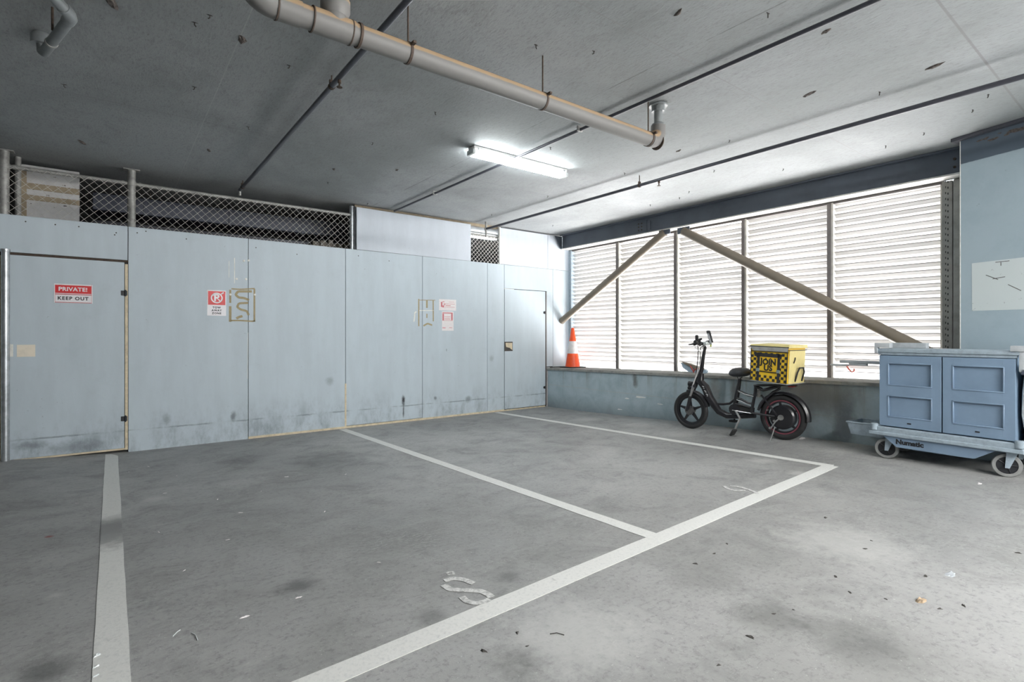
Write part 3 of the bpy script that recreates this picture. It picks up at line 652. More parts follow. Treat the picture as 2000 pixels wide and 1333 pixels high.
m = MB(); m.tube([(.62, dy_, dz_), (.72, dy_, dz_)], R + .005, 28); m.build('coupling', M['pvc'], dp)
m = MB(); m.tube([(on_y(610, 0, dy_).x, dy_, dz_), (on_y(690, 0, dy_).x, dy_, dz_)], R + .006, 28); m.build('tee', M['pvc'], dp)
for u, wd_ in ((540, .003), (609, .003), (684, .003), (700, .006), (1284, .003)):
    x = on_y(u, 0, dy_).x; m = MB(); m.tube([(x - wd_, dy_, dz_), (x + wd_, dy_, dz_)], R + .008, 28); m.build('joint_ring', M['rust'], dp)
for u in (797, 1060, 1266):
    x = on_y(u, 0, dy_).x; h = thing('pipe_hanger', (x, dy_, dz_), None, None); h.parent = dp; h.location = Vector((x, dy_, dz_)) - WO[dp.name]; WO[h.name] = Vector((x, dy_, dz_))
    m = MB(); m.tube([(x, dy_, dz_ + R), (x, dy_, CZ)], .005, 8); m.build('hanger_rod', M['rust'], h)
    m = MB(); m.lathe([(R + .001, -.007), (R + .004, -.007), (R + .004, .007), (R + .001, .007)], (x, dy_, dz_), (1, 0, 0), 28); m.box((x - .01, dy_ - R - .03, dz_ + .02), (x + .01, dy_ - R - .0, dz_ + .035), .002); m.build('hanger_clamp', M['rust'], h)
# trap at top left
tp = thing('waste_pipe', (-.41, 4.37, 3.0), 'short bent grey waste pipe under the ceiling at the top left corner', 'pipe')
f0 = on_z(82, 66, CZ); e2 = Vector((f0.x, f0.y, 3.0)); e1 = on_z(140, 32, 3.0); e0 = e1 + (on_z(105, -5, 3.0) - e1) * 3.2
m = MB(); d21 = (e1 - e2).normalized(); d10 = (e0 - e1).normalized()
m.tube([f0, e2 + Vector((0, 0, .06)), e2 + Vector((0, 0, .02)) + d21 * .01, e2 + d21 * .05, e1 - d21 * .06, e1 - d21 * .02 + d10 * .0, e1 + d10 * .02, e1 + d10 * .06, e0], .027, 18); m.build('pipe_run', M['pvc_grey'], tp)
m = MB(); m.tube([e1 - d21 * .075, e1 - d21 * .025, e1 + d10 * .025, e1 + d10 * .085], .031, 18); m.build('elbow', M['pvc_grey'], tp)
m = MB(); m.lathe([(.0, -.07), (.055, -.07), (.055, -.02), (.04, -.0)], f0, (0, 0, 1), 18); m.build('pipe_collar', M['pvc_grey'], tp)
md = e2.lerp(e1, .35)
m = MB(); m.tube([md - d21 * .01, md + d21 * .01], .031, 16); m.box(md + Vector((.0, -.05, -.01)), md + Vector((.03, -.0, .01)), .002); m.build('clamp', M['galvd'], tp)
rp = on_z(103, 0, CZ); m = MB(); rx_ = e2.lerp(e1, .62); m.tube([(rx_.x - .03, rx_.y, 3.0), (rx_.x - .03, rx_.y, CZ)], .006, 8); m.build('hanger_rod', M['rust'], tp)
# sprinkler pipes
def spipe(name, x, z, ya, yb, r, lab, mat='conduit'):
    o = thing(name, (x, (ya + yb) / 2, z), lab, 'pipe'); m = MB(); m.tube([(x, ya, z), (x, yb, z)], r, 14); m.build('pipe_run', M[mat], o); return o
s1 = spipe('sprinkler_pipe', 1.24, 3.055, -6, 7.07, .019, 'dark sprinkler pipe passing above the drain pipe and ending at the mesh fence', 'conduit')
m = MB(); m.tube([(1.24, 7.05, 3.055), (1.24, 7.075, 3.04), (1.24, 7.08, 2.99)], .014, 10); m.build('end_elbow', M['galvd'], s1)
def clip(par, x, y, z, r):
    m = MB(); m.tube([(x, y, z + r), (x, y, CZ)], .005, 8); m.lathe([(r + .001, -.01), (r + .005, -.01), (r + .005, .01), (r + .001, .01)], (x, y, z), (0, 1, 0), 16); m.box((x - .018, y - .008, z + r), (x + .018, y + .008, z + r + .025), .002); m.build('hanger_clip', M['rust'], par)
def head(par, x, y, z):
    m = MB(); m.lathe([(.012, 0), (.012, -.02), (.006, -.022), (.006, -.045), (.02, -.047), (.02, -.05), (0, -.05)], (x, y, z), (0, 0, 1), 10); m.build('sprinkler_head', M['rust'], par)
clip(s1, 1.24, on_x(648, 170, 1.24).y, 3.055, .019); clip(s1, 1.24, 6.9, 3.055, .019); head(s1, 1.24, on_x(663, 165, 1.24).y, 3.037)
s2 = spipe('electrical_conduit', 3.27, 3.095, 4.36, 7.1, .014, 'thin dark conduit on the ceiling feeding the lit fluorescent light')
m = MB(); m.tube([(3.27, -6, 3.095), (3.27, 4.235, 3.095)], .014, 14); m.build('pipe_run', M['conduit'], s2)
for y in (3.3, 5.9): 
    m = MB(); m.box((3.24, y - .01, 3.08), (3.30, y + .01, CZ - .002), .003); m.build('saddle_clip', M['galvd'], s2)
s3 = spipe('sprinkler_pipe', 4.83, 3.015, -6, 7.0, .019, 'dark sprinkler pipe running across the bright ceiling nearest the louvred window')
y3 = on_x(1249, 362, 4.83).y; clip(s3, 4.83, y3, 3.015, .019); head(s3, 4.83, on_x(1287, 352, 4.83).y, 2.998)
m = MB(); m.tube([(4.83, 7.0, 3.015), (4.83, 7.02, 3.015)], .028, 12); m.tube([(4.83, 7.02, CZ - .0), (4.83, 7.02, 2.93)], .018, 12); m.lathe([(.026, 0), (.026, .03)], (4.83, 7.02, 3.0), (0, 0, 1), 12); m.lathe([(.012, 0), (.02, -.03), (0, -.05)], (4.83, 7.02, 2.93), (0, 0, 1), 10); m.build('end_fitting', M['galvd'], s3)
# fluorescent lights
def batten(cx, cy, L, z, lab, grp=None, ax='x', e='tube_on', power=0):
    R_ = Matrix.Identity(4) if ax == 'x' else Matrix.Rotation(PI / 2, 4, 'Z')
    T_ = Matrix.Translation((cx, cy, 0)) @ R_
    o = thing('fluorescent_light', (cx, cy, z), lab, 'ceiling light', grp)
    m = MB(T_); m.box((-L / 2, -.055, CZ - .035), (L / 2, .055, CZ - .001), .006); m.build('housing', M['white'], o)
    m = MB(T_); m.box((-L / 2 + .02, -.052, z), (L / 2 - .02, .052, CZ - .036), .014, seg=3); m.build('diffuser', M[e], o)
    for sx in (-1, 1):
        m = MB(T_); m.box((sx * (L / 2 - .004) - .018, -.056, z + .002), (sx * (L / 2 - .004) + .018, .056, CZ - .036), .012, seg=2); m.build('end_cap', M['sack'], o)
    for sx in (-.46, .46):
        for sy in (-1, 1):
            m = MB(T_); m.box((sx * L - .008, sy * .056 - .004, z + .035), (sx * L + .008, sy * .056 + .004, CZ - .02), .002); m.build('clip', M['galv'], o)
    return o
batten(3.395, 4.295, 1.23, 3.045, 'long lit white fluorescent batten in the middle of the ceiling')
batten(5.25, 7.85, .75, 3.04, 'small lit batten glimpsed over the mesh between the upper white boards', e='tube_on2')
for (x, y) in ((2.25, -1.9), (4.05, -1.9), (2.25, -3.6), (4.05, -3.6), (2.25, -5.3), (4.05, -5.3), (2.25, -7.0), (4.05, -7.0)):  # unseen battens added to brighten the partition and the floor
    batten(x, y, 1.27, 3.045, 'unseen fill batten added on the ceiling behind the camera', 'unseen fill battens added behind the camera', e='tube_fill')

# ================================================================== SIGNS
def rect_on_wall(u0, v0, u1, v1, d0, d1, mat, name, parent=None, b_=.0006, rot=0, **kw):
    p0, p1 = wpt(u0, v0), wpt(u1, v1); m = MB(); 
    c_ = (p0 + p1) / 2
    T_ = Matrix.Translation(c_) @ Matrix.Rotation(rot, 4, 'Y') @ Matrix.Translation(-c_)
    m.box((p0.x, WY - d1, p1.z), (p1.x, WY - d0, p0.z), b_, M=T_); return m.build(name, M[mat], parent, **kw)
def wtext(parent, txt, u, v, size, mat, off, bold=.001, sx=1, name='lettering', spacing=1.05, rot=0):
    p = wpt(u, v); m = MB(); m.text(txt, size, frame_M((p.x, WY - off, p.z), (1, 0, 0), (0, 0, 1), (0, -1, 0)) @ Matrix.Rotation(rot, 4, 'Z'), .0004, bold, sx, spacing); return m.build(name, M[mat], parent, smooth=False)
sg = rect_on_wall(105.5, 554, 181, 593.5, .006, .009, 'sign_white', 'warning_sign', label='red and white PRIVATE KEEP OUT sign on the left plywood door', cat='sign')
rect_on_wall(108, 556.5, 178.5, 575, .009, .0096, 'sign_red', 'red_panel', sg, 0)
m = MB()
for (a, b_, c_, d_) in ((107.4, 575.5, 179.2, 576.1), (107.4, 591.2, 179.2, 591.9), (107.4, 556, 108, 591.9), (178.6, 556, 179.2, 591.9)):
    p0, p1 = wpt(a, b_), wpt(c_, d_); m.box((p0.x, WY - .0094, p1.z), (p1.x, WY - .009, p0.z))
m.build('border_line', M['red_faded'], sg)
wtext(sg, 'PRIVATE!', 143, 566, .056, 'sign_white', .0101, .0017, 1.0)
wtext(sg, 'KEEP OUT', 143, 583.8, .048, 'ink', .0096, .0018, .98, spacing=1.2)
sg = rect_on_wall(404.5, 566.5, 441.5, 617.5, .001, .004, 'sign_white', 'parking_sign', label='red and white no parking TOW AWAY ZONE sign on the plywood partition', cat='sign')
rect_on_wall(406.3, 568.5, 440, 596.5, .004, .0046, 'sign_red', 'red_panel', sg, 0)
p = wpt(423.3, 582.5); rr_ = (wpt(435, 582).x - wpt(411.5, 582).x) / 2
m = MB(); m.lathe([(rr_ - .014, 0), (rr_ - .014, .0006), (rr_, .0006), (rr_, 0)], (p.x, WY - .0046, p.z), (0, -1, 0), 32)
m.ribbon([(p.x - rr_ * .7, WY - .0046, p.z + rr_ * .7), (p.x + rr_ * .7, WY - .0046, p.z - rr_ * .7)], .012, (0, -1, 0), .0006)
m.ribbon([(p.x + rr_ * .75, WY - .0046, p.z + rr_ * .75), (p.x + rr_ * 1.15, WY - .0046, p.z + rr_ * 1.1)], .014, (0, -1, 0), .0006)
m.build('no_parking_symbol', M['sign_white'], sg)
wtext(sg, 'P', 422.8, 582.5, .115, 'sign_white', .0052, .004)
for k, s_ in enumerate(('TOW', 'AWAY', 'ZONE')): wtext(sg, s_, 423, 601.3 + k * 5.6, .031, 'ink', .0049, .0013, 1.0, spacing=1.25)
sg = rect_on_wall(857.3, 584.5, 890.8, 607.5, .001, .002, 'paper', 'paper_notice', label='faded landscape notice with red print on the plywood, upper of the two', cat='notice')
m = MB()
for (a, b_, c_, d_) in ((861, 590, 864, 600), (864, 589, 868, 590.5), (868, 593.5, 888, 595), (870, 596.5, 880, 598), (868, 599.7, 888, 601), (864, 597, 867, 601), (876, 590, 887, 591)):
    p0, p1 = wpt(a, b_), wpt(c_, d_); m.box((p0.x, WY - .0024, p1.z), (p1.x, WY - .002, p0.z))
m.build('red_print', M['red_faded'], sg); wtext(sg, 'P', 868, 596, .06, 'red_faded', .0024)
sg = rect_on_wall(863, 608.5, 885.8, 646.5, .001, .002, 'paper', 'paper_notice', label='faded portrait notice with red heading, lower of the two on the plywood', cat='notice')
m = MB()
for (a, b_, c_, d_) in ((864, 610.5, 884, 613), (864, 613, 867, 626), (881, 613, 884, 626), (868, 619, 879, 620), (868, 623, 879, 624.2), (864, 626, 884, 627), (864, 640, 870, 641.5), (877, 640, 883, 641)):
    p0, p1 = wpt(a, b_), wpt(c_, d_); m.box((p0.x, WY - .0024, p1.z), (p1.x, WY - .002, p0.z))
m.build('red_print', M['red_faded'], sg)

# ================================================================== CONE
cx, cyy = 6.58, 6.82; cz = zs(cyy)
cone = thing('traffic_cone', (cx, cyy, cz), 'orange traffic cone with white collar standing on the window sill', 'traffic cone')
m = MB(); m.box((cx - .17, cyy - .17, cz), (cx + .17, cyy + .17, cz + .02), .006); m.build('base', M['rubber'], cone)
def cr(h): return .135 - (.135 - .028) * h / .70
m = MB(); m.lathe([(cr(0) , .02), (cr(.05), .05), (cr(.26), .26)], (cx, cyy, cz), (0, 0, 1), 28); m.lathe([(cr(.47), .47), (cr(.7), .70), (.02, .715), (.018, .65)], (cx, cyy, cz), (0, 0, 1), 28); m.lathe([(cr(.26) - .003, .26), (cr(.47) - .003, .47)], (cx, cyy, cz), (0, 0, 1), 28); m.build('body', M['orange'], cone)
m = MB(); m.lathe([(cr(.26) + .001, .255), (cr(.26) + .003, .26), (cr(.47) + .003, .47), (cr(.47), .475)], (cx, cyy, cz), (0, 0, 1), 28); m.build('reflective_collar', M['reflective'], cone)

# ================================================================== E-BIKE
Fw = Vector((5.885, 3.94, 0)); Rw = Vector((5.95, 2.81, 0)); e_ = (Rw - Fw).normalized(); n_ = Vector((e_.y, -e_.x, 0)).normalized()
if n_.x > 0: n_ = -n_
BM0 = Fw.copy()
def bk(a, b_, off=0.0):
    u = 1280 + a / 5.128; v = 620 + b_ / 5.128
    return on_plane(u, v, BM0 + n_ * off, n_)
def bkl(L, off=0.0): return [bk(a, b_, off) for (a, b_) in L]
bike = thing('electric_bicycle', (5.92, 3.4, fz(5.92, 3.4)), 'black step-through electric bicycle parked against the low blue wall', 'bicycle')
UP = Vector((0, 0, 1))
def wheel(c, r, ax, nsp, rim_mat, parent, tw, a_off=0):
    w_ = thing('wheel', c, None, None); w_.parent = parent; w_.location = Vector(c) - WO[parent.name]; WO[w_.name] = Vector(c)
    prof = []
    rt = tw
    for k in range(13):
        a = 2 * PI * k / 12; prof.append((r - rt + rt * math.cos(a), rt * 1.0 * math.sin(a)))
    m = MB(); m.lathe(prof, c, ax, 48); m.build('tyre', M['rubber'], w_)
    ri = r - 2 * rt
    m = MB(); m.lathe([(ri + .012, -.022), (ri - .018, -.018), (ri - .024, 0), (ri - .018, .018), (ri + .012, .022)], c, ax, 48); m.build('rim', M['bikeblack'], w_)
    m = MB(); m.lathe([(ri + .006, -.0235), (ri - .006, -.0225)], c, ax, 48); m.lathe([(ri + .006, .0235), (ri - .006, .0225)], c, ax, 48)
    if rim_mat: m.build('rim_stripe', rim_mat, w_)
    else: m.bm.free()
    x = Vector(ax).cross(UP).normalized(); m = MB()
    for k in range(nsp):
        a = a_off + 2 * PI * k / nsp; d = x * math.cos(a) + UP * math.sin(a); t_ = Vector(ax).cross(d)
        m.prism([Vector(c) + d * .03 + t_ * .022 - Vector(ax) * .01, Vector(c) + d * (ri - .01) + t_ * .008 - Vector(ax) * .01, Vector(c) + d * (ri - .01) - t_ * .008 - Vector(ax) * .01, Vector(c) + d * .03 - t_ * .022 - Vector(ax) * .01], Vector(ax) * .02)
    m.build('spokes', M['bikeblack'], w_)
    return w_
rf, rr2 = .237, .252
fc = Vector((Fw.x, Fw.y, fz(Fw.x, Fw.y) + rf)); rc = Vector((Rw.x, Rw.y, fz(Rw.x, Rw.y) + rr2))
fw = wheel(fc, rf, n_, 5, None, bike, .030, .25); rw = wheel(rc, rr2, n_, 5, M['pinkrim'], bike, .034, .1)
m = MB(); m.lathe([(0, -.05), (.045, -.05), (.05, -.03), (.05, .03), (.045, .05), (0, .05)], fc, n_, 20); m.lathe([(.062, .034), (.062, .037), (.045, .037)], fc, n_, 24); m.build('hub', M['darkalu'], fw)
m = MB(); m.lathe([(0, -.055), (.12, -.055), (.135, -.04), (.135, .03), (.12, .045), (.06, .05), (0, .055)], rc, n_, 32); m.build('hub_motor', M['bikeblack'], rw)
m = MB(); m.lathe([(.0, .056), (.03, .056), (.03, .075), (0, .08)], rc, n_, 12)
for (a, b_, r_) in ((1240, 1010, .018), (1190, 1040, .014), (1150, 1000, .012), (1150, 1110, .016), (1165, 900, .014), (1120, 930, .012)):
    p = bk(a, b_, .06); m.lathe([(0, -.01), (r_, -.01), (r_ * .8, .012), (0, .014)], p, n_, 8)
m.tube(bkl([(1160, 1110), (1200, 1050), (1250, 1010)], .062), .009, 8); m.build('axle_hardware', M['alu'], rw)
# fork
m = MB()
for o_ in (.075, -.075):
    m.tube([bk(385, 700, o_), bk(345, 800, o_)], .014, 12)
m.build('stanchion', M['alu'], bike)
m = MB()
for o_ in (.075, -.075): m.tube([bk(352, 790, o_), bk(318, 930, o_), fc + n_ * o_], [.022, .022, .014], 12)
m.tube([bk(392, 690, -.09), bk(392, 690, .09)], .02, 10); m.tube([bk(395, 700, 0), bk(430, 600, 0)], .026, 12); m.build('fork', M['bikeblack'], bike)
m = MB(); m.tube(bkl([(428, 640), (462, 520), (480, 400), (498, 300)]), [.03, .026, .021, .019], 16); m.build('steering_stem', M['bikeblack'], bike)
m = MB(); m.tube(bkl([(460, 560), (450, 640), (500, 700), (540, 800), (585, 870), (640, 945), (720, 985), (820, 990), (1000, 985)]), [.034, .046, .050, .050, .047, .042, .038, .034, .030], 18, rx=1.0); m.build('main_frame', M['bikeblack'], bike)
m = MB()
for i, (a, b_) in enumerate(((470, 690), (480, 712), (490, 735), (500, 752), (508, 770), (515, 788))):
    p = bk(a, b_, .0505); q = bk(a + (12 if i % 2 else 18), b_ + (2 if i % 2 else 9), .0505); m.ribbon([p, q], .006 if i % 2 else .009, n_, .002)
m.build('frame_decal', M['cable'], bike)
m = MB(); m.tube(bkl([(575, 868), (680, 872), (745, 865), (790, 828), (805, 815)]), .014, 12); m.build('cross_tube', M['bikeblack'], bike)
m = MB(); m.tube(bkl([(845, 615), (832, 700), (815, 790), (798, 900), (795, 960)]), [.020, .025, .028, .028, .028], 14); m.build('seat_tube', M['bikeblack'], bike)
m = MB()
for o_ in (-.05, .05):
    m.tube(bkl([(825, 738), (860, 748), (930, 782), (985, 790), (1010, 782)], o_), .014, 8); m.tube(bkl([(820, 815), (860, 822), (930, 860), (965, 866)], o_), .013, 8); m.tube(bkl([(805, 868), (870, 880), (950, 905)], o_), .013, 8)
    m.tube(bkl([(1005, 680), (1000, 760), (975, 880), (965, 960)], o_), .018, 8); m.tube(bkl([(970, 960), (1100, 980), (1200, 995)], o_ * 1.8), .012, 8)
    m.tube(bkl([(1250, 715), (1180, 750), (1080, 840), (1030, 930)], o_), .014, 8); m.tube(bkl([(1060, 780), (1140, 880), (1215, 985)], o_ * 1.9), .011, 8)
m.tube(bkl([(800, 910), (960, 960)], 0), .03, 8)
m.build('rear_frame', M['bikeblack'], bike)
m = MB(); q = bkl([(820, 885), (960, 915), (955, 965), (810, 945)], .045); m.prism(q, -n_ * .09); m.build('battery_pack', M['rubber'], bike)
m = MB(); m.tube(bkl([(835, 745), (900, 775), (985, 795)], .062), .004, 6); m.tube(bkl([(815, 828), (950, 880)], .062), .004, 6); m.tube(bkl([(770, 930), (880, 950), (1180, 1000)], .06), .005, 6); m.build('bright_trim', M['alu'], bike)
m = MB()   # shock
m.tube([bk(1030, 700, 0), bk(1035, 800, 0)], .02, 10)
for i in range(6): m.lathe([(.026, -.004), (.03, 0), (.026, .004)], bk(1030, 705 + i * 16, 0), (0, 0, 1), 12)
m.build('rear_shock', M['alu'], bike)
# seat
m = MB(); sc_ = bk(845, 560, 0)
b2 = bmesh.new(); bmesh.ops.create_uvsphere(b2, u_segments=24, v_segments=12, radius=1)
for v in b2.verts:
    x_, y_, z_ = v.co; wdt = .105 if x_ > 0 else .105 - .045 * (-x_)
    zz_ = z_ * (.068 if z_ > 0 else .045); sq = abs(x_) ** .8 * (1 if x_ > 0 else -1)
    v.co = Vector((sq * .135, y_ * wdt, zz_ + .012 * x_))
m.absorb(b2, frame_M(sc_, e_, -n_, UP)); m.build('seat', M['vinyl'], bike)
m = MB()
for o_ in (-.04, .04): m.tube([bk(820, 592, o_), bk(835, 625, o_ * .3), bk(870, 600, o_)], .006, 6)
m.build('seat_spring', M['bikeblack'], bike)
# drivetrain
m = MB(); bc = bk(790, 925, .05); m.lathe([(0, -.01), (.062, -.01), (.065, 0), (.062, .01), (0, .015)], bc, n_, 28); m.build('chain_guard', M['bikeblack'], bike)
m = MB(); m.tube([bk(850, 1010, .09), bk(785, 1150, .1)], [.013, .010], 8); m.tube([bk(800, 930, .05), bk(845, 1010, .09)], .012, 8); m.build('crank_arm', M['alu'], bike)
m = MB(); pp = bk(780, 1155, .13); m.absorb((lambda bb: bb)(MB().box((-.04, -.045, -.012), (.04, .045, .012), .004).bm), frame_M(pp, (e_ * .5 + UP * .87).normalized(), -n_, (UP * .5 - e_ * .87).normalized())); m.build('pedal', M['rubber'], bike)
m = MB(); pp = bk(785, 1040, -.10); m.absorb(MB().box((-.045, -.04, -.012), (.045, .04, .012), .004).bm, frame_M(pp, e_, -n_, UP)); m.tube([bk(800, 950, -.05), bk(790, 1040, -.08)], .01, 8); m.build('pedal', M['rubber'], bike)
m = MB(); m.tube([bk(1195, 1100, .08), bk(1185, 1140, .10), bk(1150, 1245, .15)], .006, 8); m.tube([bk(1150, 1245, .15), bk(1185, 1252, .16), bk(1228, 1250, .15)], .006, 8); m.build('kickstand', M['alu'], bike)
# fenders
def fender(c, r, a0, a1, parent, wd=.045, name='mudguard'):
    m = MB(); pts = []; n = 20; L = []; 
    x = -e_ if False else e_
    for i in range(n + 1):
        a = a0 + (a1 - a0) * i / n; d = x * math.cos(a) + UP * math.sin(a)
        for (o_, k) in ((-wd, -.02), (-wd * .6, 0), (wd * .6, 0), (wd, -.02)): L.append(c + d * (r + k) + n_ * o_)
        for (o_, k) in ((wd, -.024), (wd * .6, -.004), (-wd * .6, -.004), (-wd, -.024)): L.append(c + d * (r + k) + n_ * o_)
    Fc = []
    for i in range(n):
        for j in range(8): Fc.append((8 * i + j, 8 * i + (j + 1) % 8, 8 * (i + 1) + (j + 1) % 8, 8 * (i + 1) + j))
    Fc += [tuple(range(8)), tuple(range(8 * n, 8 * n + 8))]
    m.verts(L, Fc); return m.build(name, M['bikeblack'], parent)
fender(rc, rr2 + .03, math.radians(165), math.radians(-5), bike)
fender(fc, rf + .022, math.radians(100), math.radians(15), bike, .038)
m = MB(); m.box(Vector((-.02, -.03, -.03)), Vector((.02, .03, .03)), .005, M=Matrix.Translation(bk(1465, 1000, 0))); m.build('mud_flap', M['rubber'], bike)
# lights
m = MB(); lp_ = bk(352, 668, 0); m.lathe([(0, -.03), (.03, -.03), (.036, .02), (0, .03)], lp_, -e_, 16); m.tube([lp_, bk(395, 690, 0)], .01, 8); m.tube([bk(330, 708, 0), bk(400, 715, 0)], .02, 10); m.build('headlight', M['bikeblack'], bike)
m = MB(); tp_ = bk(1370, 684, .0); m.box((-.03, -.05, -.016), (.03, .05, .016), .006, M=frame_M(tp_, e_, -n_, UP)); m.build('tail_light', M['taillight'], bike)
# rack
m = MB()
for o_ in (-.13, 0, .13): m.tube(bkl([(985, 682), (1420, 682)], o_), .011, 8)
for a in (990, 1120, 1260, 1400): m.tube([bk(a, 684, -.13), bk(a, 684, .13)], .009, 8)
m.tube(bkl([(1250, 690), (1080, 730), (1020, 700)], .1), .018, 8); m.tube(bkl([(1250, 690), (1080, 730), (1020, 700)], -.1), .018, 8)
m.build('rear_rack', M['bikeblack'], bike)
# handlebar and controls
hb = bk(485, 285, 0)
hd = (n_ * .93 + e_ * -.0).normalized()
# bar turned so its near grip appears left of the stem
nearg = on_plane(1280 + 395 / 5.128, 620 + 245 / 5.128, hb + n_ * .27, n_); farg = hb + (hb - nearg) * .95
farg.z = nearg.z
m = MB(); m.tube([nearg, hb.lerp(nearg, .35) + Vector((0, 0, .01)), hb, hb.lerp(farg, .35) + Vector((0, 0, .01)), farg], .012, 12); m.tube([bk(498, 305, 0), hb], .02, 12); m.build('handlebar', M['bikeblack'], bike)
for gpt, o_ in ((nearg, 1), (farg, -1)):
    d = (gpt - hb).normalized(); m = MB(); m.tube([gpt - d * .11, gpt], .019, 12); m.build('grip', M['rubber'], bike)
    m = MB(); q = gpt - d * .13; m.box((-.025, -.03, -.02), (.025, .03, .03), .006, M=frame_M(q, e_, d, UP)); m.tube([q, q - e_ * .07 - UP * .01, q - e_ * .10 + d * .07 - UP * .03], .006, 8); m.build('brake_lever', M['bikeblack'], bike)
m = MB()
for (a, b_, o_, r_) in ((430, 250, .16, .022), (455, 270, .1, .02), (400, 265, .24, .02), (445, 225, .12, .014), (520, 250, -.05, .02)): m.lathe([(0, -.03), (r_, -.025), (r_ * 1.1, 0), (r_ * .8, .028), (0, .03)], bk(a, b_, o_), (e_ + UP * .4).normalized(), 10)
m.tube([bk(330, 275, .2), bk(395, 262, .2)], .006, 6); m.build('control_cluster', M['rubber'], bike)
mir = bk(415, 215, .2); m = MB(); m.tube([nearg - (nearg - hb) * .3, mir], .006, 8); m.box((-.02, -.012, -.03), (.02, .012, .045), .008, M=frame_M(mir, e_, -n_, UP)); m.build('mirror', M['rubber'], bike)
ph = bk(545, 195, .02); ph2 = bk(565, 270, .02)
m = MB(); tilt = (UP * .93 + e_ * .28 * -1).normalized(); sdv = (e_ * .8 + n_ * .6).normalized(); PMt = frame_M(ph, sdv, tilt.cross(sdv), tilt)
m.box((-.040, -.012, -.075), (.040, .012, .08), .008, M=PMt); m.tube([hb, ph - tilt * .05], .012, 8); pho = m.build('phone_holder', M['rubber'], bike)
m = MB(); m.box((-.022, -.018, -.10), (.035, -.012, .045), .003, M=PMt); m.build('phone_screen', M['cart_light'], pho)
m = MB(); m.tube([ph - tilt * .06, bk(555, 295, .03)], .010, 8); m.build('mount_arm', M['phonegreen'], pho)
m = MB(); m.box((-.04, -.035, -.02), (.04, .035, .03), .01, M=frame_M(bk(500, 268, .03), e_, -n_, UP)); m.build('display_unit', M['sack'], bike)
m = MB()
m.tube(bkl([(400, 250), (395, 300), (440, 340), (460, 400), (440, 520), (400, 620), (345, 780)], .05), .0045, 6)
m.tube(bkl([(500, 280), (450, 330), (445, 440), (415, 560), (370, 690), (330, 850)], .06), .0045, 6)
m.build('brake_cable', M['cable'], bike)
m = MB(); m.tube(bkl([(420, 230), (430, 330), (425, 430), (405, 600), (395, 640)], .04), .006, 6); m.tube(bkl([(470, 290), (450, 310), (452, 420), (440, 560)], .03), .005, 6); m.build('cable_loom', M['rubber'], bike)

# ================================================================== DELIVERY BAG
bl = on_x(1462 + 6, 748, 5.71); zb = bk(1150, 668, .2).z; 
yA = on_x(1464, 700, 5.71).y; yB = on_x(1536, 700, 5.71).y
S_ = Matrix.Translation((5.71, yB, zb + .012)) @ Matrix.Rotation(math.radians(-1.5), 4, 'Z') @ Matrix.Rotation(math.radians(3), 4, 'X')
W_, D_, H_ = abs(yA - yB), .39, .395     # length along y, depth along x, height
bag = thing('delivery_bag', (5.9, (yA + yB) / 2, zb), 'yellow and black chequered insulated delivery bag on the bicycle rear rack', 'bag')
m = MB(S_)
b2 = MB().box((0, 0, 0), (D_, W_, H_), .012, seg=2).bm
for v in b2.verts:
    k = 1 + .02 * math.sin(v.co.z / H_ * PI); v.co.x = (v.co.x - D_ / 2) * k + D_ / 2
    if v.co.z > H_ * .5: v.co.y += .006
m.absorb(b2); m.build('bag_body', M['yellow'], bag)
m = MB(S_); m.box((.03, -.006, .0), (D_ - .02, .003, H_ * .93), .003); 
m.build('faded_side_panel', M['yellowpale'], bag)
m = MB(S_); m.tube([(D_ * .42, -.008, .02), (D_ * .42, -.03, .12), (D_ * .5, -.035, .17), (D_ * .72, -.035, .17), (D_ * .8, -.03, .12), (D_ * .8, -.008, .02)], .009, 8); m.tube([(D_ * .3, -.008, .22), (D_ * .3, -.02, .26), (D_ * .36, -.01, .28)], .006, 6); m.build('side_handle', M['bagblack'], bag)
# chequer squares on the face turned to the camera
m = MB(S_); t_ = .0012; q_ = W_ / 13
m.box((-.004, .008, .006), (-.0005, W_ - .008, H_ - .05), .001); m.build('front_panel', M['yellow'], bag)
m = MB(S_)
for i in range(13):
    for j in range(11):
        y_ = i * q_; z_ = .008 + j * q_
        inside = 3 <= i <= 9 and 2 <= j <= 8
        if (i + j) % 2 == 0 and not inside and z_ + q_ < H_ - .045:
            m.box((-.0055, y_ + .001, z_ + .001), (-.0038, y_ + q_ - .001, z_ + q_ - .001))
m.build('chequer_squares', M['bagblack'], bag)
m = MB(S_)
m.box((-.009, W_ * .185, .0), (-.0056, W_ * .255, H_ * .80), .001); m.box((-.009, W_ * .745, .0), (-.0056, W_ * .815, H_ * .80), .001)
m.box((-.009, W_ * .15, H_ * .69), (-.0056, W_ * .9, H_ * .79), .001); m.box((-.0095, W_ * .25, H_ * .26), (-.006, W_ * .75, H_ * .285), .001); m.build('strap', M['bagblack'], bag)
m = MB(S_); m.box((-.010, W_ * .265, H_ * .30), (-.006, W_ * .735, H_ * .66), .001); pnl = m.build('slogan_panel', M['yellow'], bag)
def btext(txt, y, z, sz):
    m = MB(S_); m.text(txt, sz, frame_M((-.0112, y, z), (0, -1, 0), (0, 0, 1), (-1, 0, 0)), .0006, .0038, .95, 1.04); m.build('lettering', M['ink'], pnl, smooth=False)
btext('JOIN', W_ * .5, H_ * .545, .084); btext('US', W_ * .5, H_ * .38, .084)
m = MB(S_)
for k in range(4): m.box((-.0105, W_ * (.30 + .125 * k), H_ * .635), (-.0098, W_ * (.34 + .125 * k), H_ * .662))
m.build('stitch_marks', M['bagblack'], pnl)
